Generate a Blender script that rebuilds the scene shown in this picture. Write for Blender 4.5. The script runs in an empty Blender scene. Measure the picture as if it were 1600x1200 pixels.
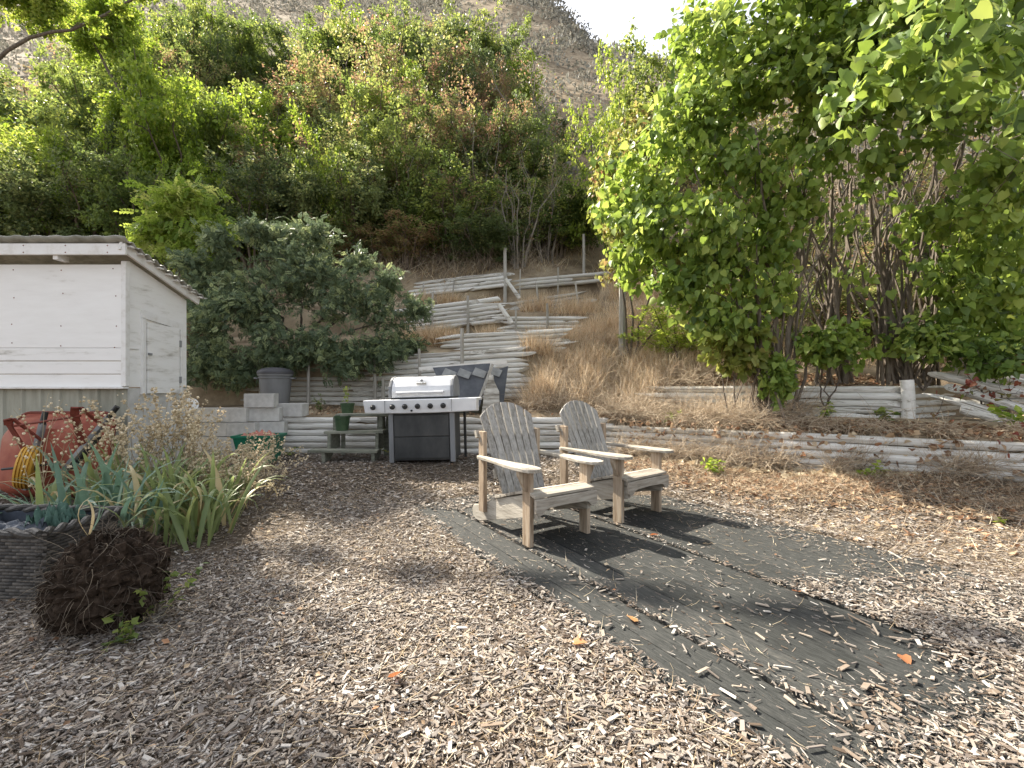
import bpy, math, random
import numpy as np
from mathutils import Vector, Matrix, noise as mnoise

sc = bpy.context.scene
col = sc.collection
R = math.radians
rng = np.random.default_rng(7)
random.seed(7)

# ------------------------------------------------------------------ camera, sky, sun, exposure
F = 711.11; HZ = 605.0; EYE = 1.13
cam = bpy.data.cameras.new('camera'); camo = bpy.data.objects.new('camera', cam); col.objects.link(camo)
cam.lens = 16; cam.sensor_width = 36; cam.clip_end = 1000; cam.clip_start = .05; cam.shift_y = 5 / 1600
camo.location = (0, 0, EYE); camo.rotation_euler = (R(90), 0, 0)
sc.camera = camo

SUN_AZ = R(-49); SUN_EL = R(42)
w = bpy.data.worlds.new('World'); sc.world = w; w.use_nodes = True
wn = w.node_tree.nodes; wl = w.node_tree.links
sky = wn.new('ShaderNodeTexSky'); sky.sky_type = 'NISHITA'; sky.sun_disc = False
sky.sun_elevation = SUN_EL; sky.sun_rotation = SUN_AZ; sky.air_density = 1.0; sky.dust_density = 3.0; sky.ozone_density = 1.0
bg = wn['Background']; hsv = wn.new('ShaderNodeHueSaturation'); hsv.inputs['Saturation'].default_value = .3; wl.new(sky.outputs[0], hsv.inputs['Color']); wl.new(hsv.outputs[0], bg.inputs[0]); bg.inputs[1].default_value = .125
sl = bpy.data.lights.new('sun', 'SUN'); slo = bpy.data.objects.new('sun', sl); col.objects.link(slo)
sl.energy = 5.0; sl.angle = R(.6); sl.color = (1, .915, .77)
sd = Vector((math.sin(SUN_AZ) * math.cos(SUN_EL), math.cos(SUN_AZ) * math.cos(SUN_EL), math.sin(SUN_EL)))
slo.rotation_euler = sd.to_track_quat('Z', 'Y').to_euler(); slo.location = sd * 60
vs = sc.view_settings; vs.view_transform = 'Standard'; vs.look = 'None'; vs.gamma = 1; vs.exposure = 1.68; vs.use_curve_mapping = False

# ------------------------------------------------------------------ helpers
def px(x, y, D): return Vector(((x - 800) / F * D, D, EYE + (HZ - y) / F * D))
def X(x, D): return (x - 800) / F * D
def Z(y, D): return EYE + (HZ - y) / F * D

def tag(o, label=None, cat=None, group=None, kind=None):
    if label: o['label'] = label
    if cat: o['category'] = cat
    if group: o['group'] = group
    if kind: o['kind'] = kind
    return o
def empty(name, loc, rz=0, label=None, cat=None, group=None, rot=None):
    o = bpy.data.objects.new(name, None); col.objects.link(o); o.empty_display_size = .1
    o.location = loc; o.rotation_euler = rot or (0, 0, rz)
    return tag(o, label, cat, group)
def link(name, me, parent=None, loc=(0, 0, 0), rot=(0, 0, 0), scale=(1, 1, 1)):
    o = bpy.data.objects.new(name, me); col.objects.link(o)
    if parent: o.parent = parent
    o.location = loc; o.rotation_euler = rot; o.scale = scale
    return o
def bevel(o, wd=.004, seg=2):
    m = o.modifiers.new('bevel', 'BEVEL'); m.width = wd; m.segments = seg; m.limit_method = 'ANGLE'; m.angle_limit = R(40)
    return o

class MB:
    def __init__(s): s.v = []; s.f = []
    def add(s, vs, fs):
        b = len(s.v); s.v += [tuple(v) for v in vs]; s.f += [tuple(i + b for i in f) for f in fs]; return s
    def box(s, c, size, rot=None, taper=1.0):
        hx, hy, hz = size[0] / 2, size[1] / 2, size[2] / 2
        vs = [Vector((sx * hx * (taper if sz > 0 else 1), sy * hy * (taper if sz > 0 else 1), sz * hz)) for sz in (-1, 1) for sx, sy in ((-1, -1), (1, -1), (1, 1), (-1, 1))]
        if rot is not None:
            m = rot if isinstance(rot, Matrix) else Matrix.Rotation(rot, 3, 'Z')
            vs = [m @ v for v in vs]
        return s.add([v + Vector(c) for v in vs], [(3, 2, 1, 0), (4, 5, 6, 7), (0, 1, 5, 4), (1, 2, 6, 5), (2, 3, 7, 6), (3, 0, 4, 7)])
    def prism(s, pts, t, m=None):
        # outline in local xy, thickness t along local z (centred)
        n = len(pts); m = m or Matrix()
        vs = [m @ Vector((p[0], p[1], -t / 2)) for p in pts] + [m @ Vector((p[0], p[1], t / 2)) for p in pts]
        return s.add(vs, [tuple(range(n - 1, -1, -1)), tuple(range(n, 2 * n))] + [(i, (i + 1) % n, n + (i + 1) % n, n + i) for i in range(n)])
    def tube(s, path, r, n=8, cap=True):
        path = [Vector(p) for p in path]; k = len(path)
        rr = r if hasattr(r, '__len__') else [r] * k
        up = None; rings = []
        for i, p in enumerate(path):
            d = (path[min(i + 1, k - 1)] - path[max(i - 1, 0)])
            d = d.normalized() if d.length > 1e-9 else Vector((0, 0, 1))
            if up is None: up = Vector((0, 0, 1)) if abs(d.z) < .9 else Vector((1, 0, 0))
            a = d.cross(up)
            if a.length < 1e-6: a = d.orthogonal()
            a.normalize(); b = a.cross(d); up = b
            rings.append([p + (a * math.cos(2 * math.pi * j / n) + b * math.sin(2 * math.pi * j / n)) * rr[i] for j in range(n)])
        fs = [(i * n + j, i * n + (j + 1) % n, (i + 1) * n + (j + 1) % n, (i + 1) * n + j) for i in range(k - 1) for j in range(n)]
        if cap: fs += [tuple(range(n - 1, -1, -1)), tuple(range((k - 1) * n, k * n))]
        return s.add([v for r_ in rings for v in r_], fs)
    def lathe(s, prof, n=24, c=(0, 0, 0), m=None):
        vs = [Vector((r * math.cos(2 * math.pi * j / n), r * math.sin(2 * math.pi * j / n), z)) for r, z in prof for j in range(n)]
        if m: vs = [m @ v for v in vs]
        k = len(prof)
        return s.add([v + Vector(c) for v in vs], [(i * n + j, i * n + (j + 1) % n, (i + 1) * n + (j + 1) % n, (i + 1) * n + j) for i in range(k - 1) for j in range(n)] + [tuple(range(n - 1, -1, -1)), tuple(range((k - 1) * n, k * n))])
    def mesh(s, name, mat, smooth=False):
        me = bpy.data.meshes.new(name); me.from_pydata(s.v, [], s.f); me.update()
        if mat: me.materials.append(mat)
        if smooth:
            me.polygons.foreach_set('use_smooth', [True] * len(me.polygons)); me.set_sharp_from_angle(angle=R(40))
        return me
    def build(s, name, mat, parent=None, smooth=False, **k):
        return link(name, s.mesh(name, mat, smooth), parent, **k)

def np_mesh(name, V, Fc, mat, rnd=None, smooth=False):
    V = np.asarray(V, np.float32).reshape(-1, 3); Fc = np.asarray(Fc, np.int32)
    k = Fc.shape[1]; me = bpy.data.meshes.new(name)
    me.vertices.add(len(V)); me.vertices.foreach_set('co', V.ravel())
    me.loops.add(Fc.size); me.loops.foreach_set('vertex_index', Fc.ravel())
    me.polygons.add(len(Fc)); me.polygons.foreach_set('loop_start', np.arange(0, Fc.size, k, dtype=np.int32))
    me.polygons.foreach_set('use_smooth', np.full(len(Fc), smooth, bool))
    if rnd is not None:
        a = me.attributes.new('rnd', 'FLOAT', 'FACE'); a.data.foreach_set('value', np.asarray(rnd, np.float32))
    me.update(calc_edges=True); me.materials.append(mat)
    return me
def nrm(a): return a / np.maximum(np.linalg.norm(a, axis=-1, keepdims=True), 1e-9)

def scatter(name, C, D, N, S, tmpl, mat, rnd=None, smooth=False):
    """many small pieces as one mesh: tip direction D, normal N, size S ((n,) or (n,3))"""
    tv, tf = np.array(tmpl[0], float), np.array(tmpl[1])
    D = nrm(D); side = nrm(np.cross(D, N)); N = np.cross(side, D)
    S = np.asarray(S, float); S = np.repeat(S[:, None], 3, 1) if S.ndim == 1 else S
    V = C[:, None, :] + tv[None, :, 0:1] * (S[:, 0:1] * side)[:, None, :] + tv[None, :, 1:2] * (S[:, 1:2] * D)[:, None, :] + tv[None, :, 2:3] * (S[:, 2:3] * N)[:, None, :]
    Fc = tf[None] + (np.arange(len(C)) * len(tv))[:, None, None]
    rnd = rng.random(len(C)) if rnd is None else rnd
    return np_mesh(name, V.reshape(-1, 3), Fc.reshape(-1, tf.shape[1]), mat, np.repeat(rnd, len(tf)), smooth)

LEAF4 = ([(0, 0, 0), (.32, .45, .07), (0, 1, -.05), (-.32, .45, .07)], [(0, 1, 2), (0, 2, 3)])
HEART = ([(0, 0, 0), (.30, -.10, .06), (.47, .22, .11), (.30, .62, .06), (0, 1.05, -.10), (-.30, .62, .06), (-.47, .22, .11), (-.30, -.10, .06), (0, .45, -.02)],
         [(0, 1, 8), (1, 2, 8), (2, 3, 8), (3, 4, 8), (8, 4, 5), (8, 5, 6), (8, 6, 7), (8, 7, 0)])
def pinnate(n=5, l=.34):
    v = []; f = []
    for i in range(n):
        y = .15 + .75 * i / (n - 1) if n > 1 else .5
        for s in ((1, -1) if i < n - 1 else (0,)):
            b = len(v)
            dx, dy = (s * .9, .43) if s else (0, 1)
            nx, ny = -dy, dx
            L = l * (1 - .25 * abs(i / (n - 1) - .4)); W = L * .36; zz = -.25 * (i / (n - 1)) ** 2
            v += [(0, y, zz), (dx * L * .5 + nx * W, y + dy * L * .5 + ny * W, zz + .02), (dx * L, y + dy * L, zz - .06), (dx * L * .5 - nx * W, y + dy * L * .5 - ny * W, zz + .02)]
            f += [(b, b + 1, b + 2), (b, b + 2, b + 3)]
    return v, f
PINN = pinnate(5, .36)
BLADE = ([(-.5, 0, 0), (.5, 0, 0), (-.4, .5, .06), (.4, .5, .06), (0, 1, .28)], [(0, 1, 3), (0, 3, 2), (2, 3, 4)])
CHIP = ([(-.5, -.5, 0), (.5, -.42, 0), (.42, .5, 0), (-.45, .46, 0), (-.42, -.5, 1), (.44, -.4, 1), (.36, .47, .9), (-.4, .42, 1)],
        [(4, 5, 6, 7), (0, 1, 5, 4), (1, 2, 6, 5), (2, 3, 7, 6), (3, 0, 4, 7)])
FLAT = ([(-.5, -.5, 0), (.5, -.4, .2), (.4, .5, 0), (-.45, .45, .25)], [(0, 1, 2, 3)])

# ------------------------------------------------------------------ materials
MATS = {}
def mat(name, stops, rough=.8, scale=None, bump=0, bscale=60, stretch=(1, 1, 1), transl=0, use_rnd=False, spec=.3, metal=0, detail=6, coord='Object', spread=.5):
    """ramp of base colours driven by noise (scale) or by the per-piece random value"""
    if name in MATS: return MATS[name]
    m = bpy.data.materials.new(name); m.use_nodes = True; nt = m.node_tree; n = nt.nodes; L = nt.links
    b = n['Principled BSDF']; b.inputs['Roughness'].default_value = rough; b.inputs['Metallic'].default_value = metal
    b.inputs['Specular IOR Level'].default_value = spec
    tc = n.new('ShaderNodeTexCoord'); mp = n.new('ShaderNodeMapping'); mp.inputs['Scale'].default_value = stretch
    L.new(tc.outputs[coord], mp.inputs[0])
    ramp = n.new('ShaderNodeValToRGB'); el = ramp.color_ramp.elements
    while len(el) < len(stops): el.new(.5)
    for e, (p, c) in zip(el, stops): e.position = p; e.color = (*c, 1)
    if use_rnd:
        at = n.new('ShaderNodeAttribute'); at.attribute_name = 'rnd'
        oi = n.new('ShaderNodeObjectInfo'); ad = n.new('ShaderNodeMath'); ad.operation = 'ADD'; fr = n.new('ShaderNodeMath'); fr.operation = 'FRACT'
        L.new(at.outputs['Fac'], ad.inputs[0]); L.new(oi.outputs['Random'], ad.inputs[1]); L.new(ad.outputs[0], fr.inputs[0]); fac = fr.outputs[0]
        if use_rnd == 'attr': fac = at.outputs['Fac']
        if scale:
            nz = n.new('ShaderNodeTexNoise'); nz.inputs['Scale'].default_value = scale; nz.inputs['Detail'].default_value = 3; L.new(mp.outputs[0], nz.inputs['Vector'])
            mx = n.new('ShaderNodeMix'); mx.inputs[0].default_value = spread; L.new(fac, mx.inputs[2]); L.new(nz.outputs[0], mx.inputs[3]); fac = mx.outputs[0]
    else:
        nz = n.new('ShaderNodeTexNoise'); nz.inputs['Scale'].default_value = scale or 5; nz.inputs['Detail'].default_value = detail; nz.inputs['Roughness'].default_value = .65
        L.new(mp.outputs[0], nz.inputs['Vector']); fac = nz.outputs[0]
        oi = n.new('ShaderNodeObjectInfo'); ad = n.new('ShaderNodeMath'); ad.operation = 'MULTIPLY_ADD'
        L.new(oi.outputs['Random'], ad.inputs[0]); ad.inputs[1].default_value = .14; ad.inputs[2].default_value = -.07
        a2 = n.new('ShaderNodeMath'); a2.operation = 'ADD'; L.new(fac, a2.inputs[0]); L.new(ad.outputs[0], a2.inputs[1]); fac = a2.outputs[0]
    L.new(fac, ramp.inputs[0]); L.new(ramp.outputs[0], b.inputs['Base Color'])
    if bump:
        nb = n.new('ShaderNodeTexNoise'); nb.inputs['Scale'].default_value = bscale; nb.inputs['Detail'].default_value = 5; L.new(mp.outputs[0], nb.inputs['Vector'])
        bp = n.new('ShaderNodeBump'); bp.inputs['Strength'].default_value = bump; bp.inputs['Distance'].default_value = .01; L.new(nb.outputs[0], bp.inputs['Height']); L.new(bp.outputs[0], b.inputs['Normal'])
    if transl:
        tr = n.new('ShaderNodeBsdfTranslucent'); mx = n.new('ShaderNodeMixShader'); mx.inputs[0].default_value = transl
        hs = n.new('ShaderNodeHueSaturation'); hs.inputs['Value'].default_value = 1.55; hs.inputs['Saturation'].default_value = 1.05; hs.inputs['Hue'].default_value = .485
        L.new(ramp.outputs[0], hs.inputs['Color']); L.new(hs.outputs[0], tr.inputs[0])
        L.new(b.outputs[0], mx.inputs[1]); L.new(tr.outputs[0], mx.inputs[2]); L.new(mx.outputs[0], n['Material Output'].inputs[0])
    MATS[name] = m
    return m
def leafmat(name, *cols, transl=.45, rough=.45, scale=None, spec=.35):
    k = len(cols); return mat(name, [(i / max(k - 1, 1), c) for i, c in enumerate(cols)], rough=rough, use_rnd=True, transl=transl, scale=scale, spec=spec)

m_soil = mat('chip_soil', [(.25, (.03, .022, .016)), (.5, (.085, .065, .048)), (.62, (.15, .122, .092)), (.8, (.27, .23, .18))], rough=.95, scale=34, bump=1.0, bscale=70, spec=.1)
m_hill = mat('hill_soil', [(.3, (.16, .12, .08)), (.5, (.32, .255, .175)), (.7, (.45, .38, .27))], rough=1, scale=1.6, bump=.8, bscale=14, spec=.05, detail=9)
m_chip = mat('wood_chip', [(0, (0.043, 0.030, 0.021)), (.15, (0.095, 0.071, 0.053)), (.3, (0.163, 0.146, 0.135)), (.45, (0.172, 0.129, 0.095)), (.6, (0.232, 0.208, 0.184)), (.75, (0.292, 0.244, 0.194)), (.88, (0.353, 0.328, 0.300)), (.96, (0.499, 0.470, 0.436)), (1, (0.275, 0.133, 0.068))], rough=.85, use_rnd=True, scale=40, spread=.12, spec=.2)
m_straw = mat('straw', [(0, (.30, .21, .12)), (.4, (.52, .41, .26)), (.75, (.66, .56, .39)), (1, (.74, .66, .51))], rough=.8, use_rnd=True, transl=.45)
m_straw2 = mat('trodden_straw', [(0, (.13, .085, .05)), (.4, (.26, .195, .13)), (.75, (.38, .31, .22)), (1, (.50, .43, .33))], rough=.85, use_rnd=True, transl=.2)
m_dryleaf = mat('dry_leaf', [(0, (.13, .07, .04)), (.3, (.27, .17, .10)), (.6, (.40, .29, .18)), (.85, (.52, .43, .30)), (1, (.36, .17, .08))], rough=.7, use_rnd=True, transl=.2)
m_brush = mat('dead_brush', [(0, (.26, .19, .13)), (.5, (.45, .36, .26)), (1, (.62, .53, .41))], rough=.9, use_rnd=True)
m_log = mat('painted_log', [(.31, (.13, .11, .09)), (.40, (.38, .35, .30)), (.465, (.64, .62, .575)), (.72, (.80, .79, .76))], rough=.85, scale=5, stretch=(.45, 2.2, 2.2), bump=.6, bscale=26)
m_logdark = mat('weathered_log', [(.3, (.14, .125, .10)), (.42, (.34, .315, .27)), (.55, (.57, .55, .50)), (.8, (.70, .68, .64))], rough=.9, scale=6, stretch=(.4, 2.5, 2.5), bump=.6, bscale=26)
m_white = mat('shed_paint', [(.30, (.42, .40, .36)), (.37, (.66, .645, .61)), (.46, (.79, .78, .76)), (.8, (.85, .845, .83))], rough=.6, scale=2.2, stretch=(1, 1, 5), bump=.12, bscale=18, detail=9)
m_white2 = mat('trim_paint', [(.3, (.62, .60, .56)), (.5, (.75, .74, .72)), (.8, (.80, .80, .79))], rough=.55, scale=9, bump=.15, bscale=30)
m_skirt = mat('skirt_metal', [(.3, (.23, .225, .18)), (.55, (.34, .335, .275)), (.8, (.40, .39, .33))], rough=.5, scale=4, stretch=(3, 3, .5))
m_roof = mat('roof_sheet', [(.3, (.17, .17, .14)), (.55, (.30, .30, .265)), (.8, (.42, .41, .37))], rough=.7, scale=7, bump=.2)
m_conc = mat('concrete', [(.3, (.40, .39, .37)), (.6, (.55, .54, .515)), (.8, (.62, .61, .59))], rough=.95, scale=9, bump=.5, bscale=90)
m_wood = mat('chair_wood', [(.28, (.15, .125, .10)), (.45, (.30, .27, .225)), (.6, (.40, .365, .31)), (.8, (.50, .46, .40))], rough=.8, scale=7, stretch=(6, .7, 6), bump=.35, bscale=30, detail=10)
m_woodz = mat('leg_wood', [(.28, (.17, .115, .07)), (.45, (.31, .235, .165)), (.65, (.41, .34, .26)), (.8, (.49, .43, .35))], rough=.75, scale=7, stretch=(6, 6, .6), bump=.35, bscale=30, detail=10)
m_woodback = mat('slat_wood', [(.28, (.16, .145, .125)), (.45, (.275, .262, .24)), (.6, (.35, .335, .31)), (.8, (.43, .41, .38))], rough=.8, scale=8, stretch=(7, 7, .5), bump=.4, bscale=26, detail=10)
m_deck = mat('black_deck', [(.3, (.014, .015, .014)), (.47, (.030, .032, .031)), (.6, (.046, .047, .045)), (.7, (.08, .078, .07)), (.82, (.19, .17, .14))], rough=.75, scale=10, stretch=(1.6, 14, 1), bump=.5, bscale=40, detail=10, spec=.2)
m_steel = mat('grill_steel', [(.3, (.56, .56, .57)), (.6, (.68, .68, .68)), (.8, (.74, .74, .74))], rough=.42, scale=6, metal=.35, spec=.5)
m_console = mat('grill_console', [(.3, (.66, .67, .69)), (.6, (.74, .75, .77)), (.8, (.78, .79, .8))], rough=.4, scale=5, spec=.5)
m_black = mat('grill_black', [(.35, (.03, .032, .033)), (.6, (.055, .056, .056)), (.8, (.085, .083, .078))], rough=.5, scale=5, stretch=(1, 1, .5))
m_knob = mat('knob_black', [(.3, (.02, .02, .02)), (.7, (.04, .04, .04))], rough=.4)
m_trash = mat('trash_plastic', [(.3, (.15, .155, .16)), (.7, (.215, .22, .23))], rough=.6, scale=4, stretch=(1, 1, .4))
m_trashlid = mat('trash_lid', [(.3, (.045, .045, .05)), (.7, (.08, .078, .085))], rough=.6)
m_greenpot = mat('green_pot', [(.3, (.03, .06, .03)), (.7, (.07, .115, .055))], rough=.5, scale=8)
m_tub = mat('green_tub', [(.3, (.006, .10, .055)), (.7, (.012, .16, .09))], rough=.45)
m_red = mat('barrow_red', [(.3, (.13, .035, .022)), (.46, (.25, .06, .036)), (.6, (.31, .085, .05)), (.8, (.36, .14, .085))], rough=.55, scale=5, bump=.1)
m_redrust = mat('barrow_rust', [(.3, (.11, .03, .02)), (.6, (.20, .045, .03)), (.8, (.27, .07, .04))], rough=.65, scale=9)
m_grey = mat('barrow_grey', [(.3, (.16, .165, .165)), (.6, (.27, .275, .27)), (.8, (.34, .34, .33))], rough=.6, scale=7)
m_yellow = mat('tyre_yellow', [(.3, (.42, .22, .03)), (.6, (.58, .33, .05)), (.8, (.62, .40, .09))], rough=.6, scale=7)
m_clothred = mat('red_cloth', [(.3, (.33, .10, .075)), (.7, (.50, .23, .18))], rough=.9)
m_wick = mat('wicker', [(.3, (.035, .031, .028)), (.55, (.07, .062, .055)), (.8, (.12, .105, .09))], rough=.6, use_rnd=True, scale=20)
m_wickrim = mat('wicker_rim', [(.3, (.03, .027, .025)), (.6, (.06, .055, .05)), (.8, (.11, .10, .09))], rough=.6, scale=40, bump=.5)
m_bag = mat('dark_plastic', [(.3, (.03, .035, .045)), (.6, (.075, .085, .105)), (.8, (.16, .18, .20))], rough=.45, scale=9)
m_root = mat('root_soil', [(.3, (.02, .014, .010)), (.52, (.05, .036, .027)), (.66, (.095, .07, .052)), (.85, (.17, .135, .105))], rough=1, scale=30, bump=1, bscale=80, spec=.05, detail=9)
m_rootlet = mat('rootlet', [(0, (.06, .048, .038)), (.7, (.15, .122, .095)), (1, (.32, .26, .19))], rough=.9, use_rnd=True)
m_bench = mat('mossy_wood', [(.3, (.10, .105, .08)), (.55, (.20, .205, .165)), (.8, (.31, .305, .255))], rough=.9, scale=8, stretch=(.6, 4, 4), bump=.4)
m_darkpanel = mat('dark_sheet', [(.3, (.05, .055, .065)), (.7, (.11, .115, .125))], rough=.5, scale=5)
m_bark = mat('bark', [(.3, (.06, .048, .038)), (.55, (.14, .115, .092)), (.8, (.25, .215, .18))], rough=.95, scale=9, stretch=(3, 3, .6), bump=.6, bscale=40)
m_twig = mat('twig', [(.3, (.075, .055, .042)), (.7, (.17, .135, .105))], rough=.9, scale=3)
m_twiggrey = mat('grey_twig', [(.3, (.15, .13, .11)), (.7, (.30, .27, .235))], rough=.9, scale=3)
m_stake = mat('grey_stake', [(.3, (.24, .225, .195)), (.6, (.42, .40, .36)), (.8, (.52, .50, .46))], rough=.9, scale=7, stretch=(4, 4, .5))
l_lilac = leafmat('lilac_leaf', (.067, .111, .030), (.111, .177, .039), (.163, .244, .048), (.230, .318, .067), (.340, .407, .111), transl=.42)
l_vine = leafmat('vine_leaf', (.085, .12, .028), (.14, .18, .038), (.20, .24, .055), (.26, .27, .085), (.24, .15, .07), transl=.42)
l_bright = leafmat('bright_leaf', (.112, .188, .025), (.188, .275, .037), (.263, .350, .062), (.338, .388, .088), transl=.5)
l_mid = leafmat('mid_leaf', (.070, .109, .035), (.118, .172, .047), (.187, .242, .062), (.296, .343, .094), transl=.52)
l_dark = leafmat('dark_leaf', (.062, .092, .040), (.103, .143, .054), (.160, .205, .075), (.250, .268, .107), transl=.45)
l_olive = leafmat('olive_leaf', (.125, .157, .052), (.188, .230, .073), (.272, .293, .103), (.334, .230, .125), (.230, .146, .094), transl=.5)
l_rust = leafmat('rust_leaf', (.135, .075, .045), (.225, .112, .060), (.195, .165, .060), (.300, .180, .090), transl=.35)
l_comp = leafmat('compound_leaf', (.085, .12, .07), (.12, .165, .09), (.18, .225, .115), (.29, .34, .17), transl=.28, rough=.5, spec=.3)
l_sap = leafmat('sapling_leaf', (.144, .228, .036), (.228, .312, .060), (.312, .372, .096), (.360, .396, .132), transl=.5)
l_sage = leafmat('sage_leaf', (.16, .16, .13), (.24, .235, .2), (.31, .30, .26), transl=.15, rough=.9)
l_junip = leafmat('juniper_leaf', (.036, .082, .033), (.073, .137, .046), (.109, .182, .055), transl=.2)
l_red = leafmat('red_creeper', (.16, .04, .028), (.20, .07, .035), (.14, .13, .04), (.12, .15, .035), transl=.4)
l_iris = leafmat('iris_leaf', (.12, .17, .07), (.17, .22, .09), (.22, .27, .11), (.28, .30, .09), transl=.35, scale=6)
l_irisblue = leafmat('iris_leaf_blue', (.10, .18, .13), (.14, .22, .16), (.18, .26, .17), transl=.3, scale=6)
l_irisdry = leafmat('iris_leaf_dry', (.30, .26, .10), (.40, .33, .17), (.48, .40, .25), transl=.3, scale=6)
m_seed = mat('seed_head', [(0, (.36, .29, .18)), (.5, (.58, .50, .345)), (1, (.74, .67, .52))], rough=.9, use_rnd=True, transl=.25)
m_stalk = mat('dry_stalk', [(.3, (.30, .23, .13)), (.7, (.45, .37, .24))], rough=.8)

# ------------------------------------------------------------------ terrain
def sst(a, b, x): t = np.clip((x - a) / (b - a), 0, 1); return t * t * (3 - 2 * t)
def wob(x, y, s=1.0):
    return (np.sin(x * 2.1 * s + 1.3 * np.sin(y * 1.7 * s)) * np.cos(y * 2.6 * s + x * .7 * s) + .5 * np.sin(x * 5.3 * s + y * 3.1 * s) + .4 * np.cos(y * 7.1 * s - x * 4.4 * s)) / 1.9
# yard deck frame: u runs along the boards towards the camera, v across
DU = np.array((.52, -.854)); DV = np.array((.854, .52)); DO = np.array((0., 3.28))
def deck_uv(x, y): return (x - DO[0]) * DU[0] + (y - DO[1]) * DU[1], (x - DO[0]) * DV[0] + (y - DO[1]) * DV[1]
def on_deck(x, y):
    u, v = deck_uv(x, y); return (v > -.36) & (v < 2.1) & (u > -1.5) & (u < 3.2)
def gz(x, y):
    x = np.asarray(x, float); y = np.asarray(y, float)
    z = .17 * sst(4.1, 6.1, y) + .10 * sst(2.6, 4.6, x) * sst(2.5, 4.5, y)
    dk = np.where(on_deck(x, y), 0., 1.)
    z = z + .018 * wob(x, y) * dk
    du, dv = deck_uv(x, y); dd = np.hypot(np.maximum(np.maximum(-1.38 - du, du - 3.1), 0), np.maximum(np.maximum(-.35 - dv, dv - 2.04), 0))
    z = z + .027 * np.exp(-(dd / .22) ** 2) * dk                                       # mulch banked up against the boards
    z = z + .10 * np.exp(-(((x + 2.35) / .75) ** 2 + ((y - 3.6) / .9) ** 2))          # flower bed
    z = z + .09 * np.exp(-(((x - 4.0) / 1.6) ** 2 + ((y - 4.6) / .5) ** 2))
    return z
YA0 = 6.66
def yA(x): return np.where(x < 1.45, YA0, 6.55 - .577 * (x - 1.5))
def yE(x): return np.where(x < 5.0, 7.02 - .49 * (x - 2.25), 5.67 + 0.55 * (x - 5.0))
def hill_z(x, y):
    """terraces and hillside behind the yard"""
    x = np.asarray(x, float); y = np.asarray(y, float)
    # left: terraces
    zl = np.interp(y, [6.6, 8.05, 8.12, 8.2, 9.95, 10.05, 10.12, 11.95, 12.05, 12.1, 13.5, 20, 100, 130, 200], [.70, .80, .82, 1.72, 2.25, 2.35, 2.78, 3.35, 3.45, 3.95, 4.9, 10.8, 89.5, 106, 107])
    zr = np.interp(y, [6.2, 7.0, 9.0, 12.1, 13.5, 20, 100, 130, 200], [.55, .74, 2.0, 3.95, 4.9, 10.8, 89.5, 106, 107])
    bx = np.interp(y, [7.8, 8.3, 9.6, 10.1, 12.2], [.35, .75, 1.6, 2.35, 2.4])
    t = sst(-.25, .25, x - bx); z = zl * (1 - t) + zr * t
    # right: lower terrace and upper bed
    dA = y - yA(x); dE = y - yE(x)
    zt = .58 + .16 * np.clip(dA / .8, 0, 1)
    zu = 1.10 + np.clip(dE, 0, 50) * np.interp(y, [5, 9, 12], [.10, .45, .66])
    zR = np.where((dE > .06) & (x > 2.2), np.maximum(zu, 0), zt)
    zR = np.where(y > 12, np.maximum(zR, zr), zR)
    t2 = sst(1.9, 2.5, x)
    zz = z * (1 - t2) + np.where(y > 11.5, z, np.maximum(zR, np.where(dE > .06, np.minimum(z, zu + .3), zt))) * t2
    # crest falls away to the right and runs level to the left
    far = sst(20, 90, y)
    ang = x / np.maximum(y, 1)
    drop = np.interp(ang, [-1.6, 0, .08, .17, .28, .6, 1.2], [0, 0, .03, .13, .19, .26, .34])
    zz = zz - far * y * drop
    zz = zz + wob(x, y, .35) * np.interp(y, [6, 9, 14, 22, 40], [.01, .05, .25, .2, 0]) + wob(x, y, .07) * np.interp(y, [14, 30, 100], [0, .5, 1.6])
    return np.where(dA < .05, -.6, zz)

def grid(name, xs, ys, zf, m, kind='structure'):
    Xg, Yg = np.meshgrid(xs, ys); Zg = zf(Xg, Yg); nx, ny = len(xs), len(ys)
    V = np.stack([Xg, Yg, Zg], -1).reshape(-1, 3)
    i = np.arange(nx - 1)[None, :] + (np.arange(ny - 1) * nx)[:, None]
    Fc = np.stack([i, i + 1, i + nx + 1, i + nx], -1).reshape(-1, 4)
    o = link(name, np_mesh(name, V, Fc, m, smooth=True)); tag(o, kind=kind); return o
xs = np.concatenate([np.linspace(-60, -7, 24)[:-1], np.arange(-7, 7.01, .07), np.linspace(7, 60, 24)[1:]])
ys = np.concatenate([np.linspace(-40, .5, 24)[:-1], np.arange(.5, 7.4, .06)])
ground = grid('ground', xs, ys, gz, m_soil)
xs = np.concatenate([np.linspace(-170, -9, 40)[:-1], np.arange(-9, 9.01, .11), np.linspace(9, 170, 40)[1:]])
ys = np.concatenate([np.arange(3.0, 13.6, .06), np.geomspace(13.6, 200, 70)[1:]])
hillside = grid('hillside', xs, ys, hill_z, m_hill)

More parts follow.
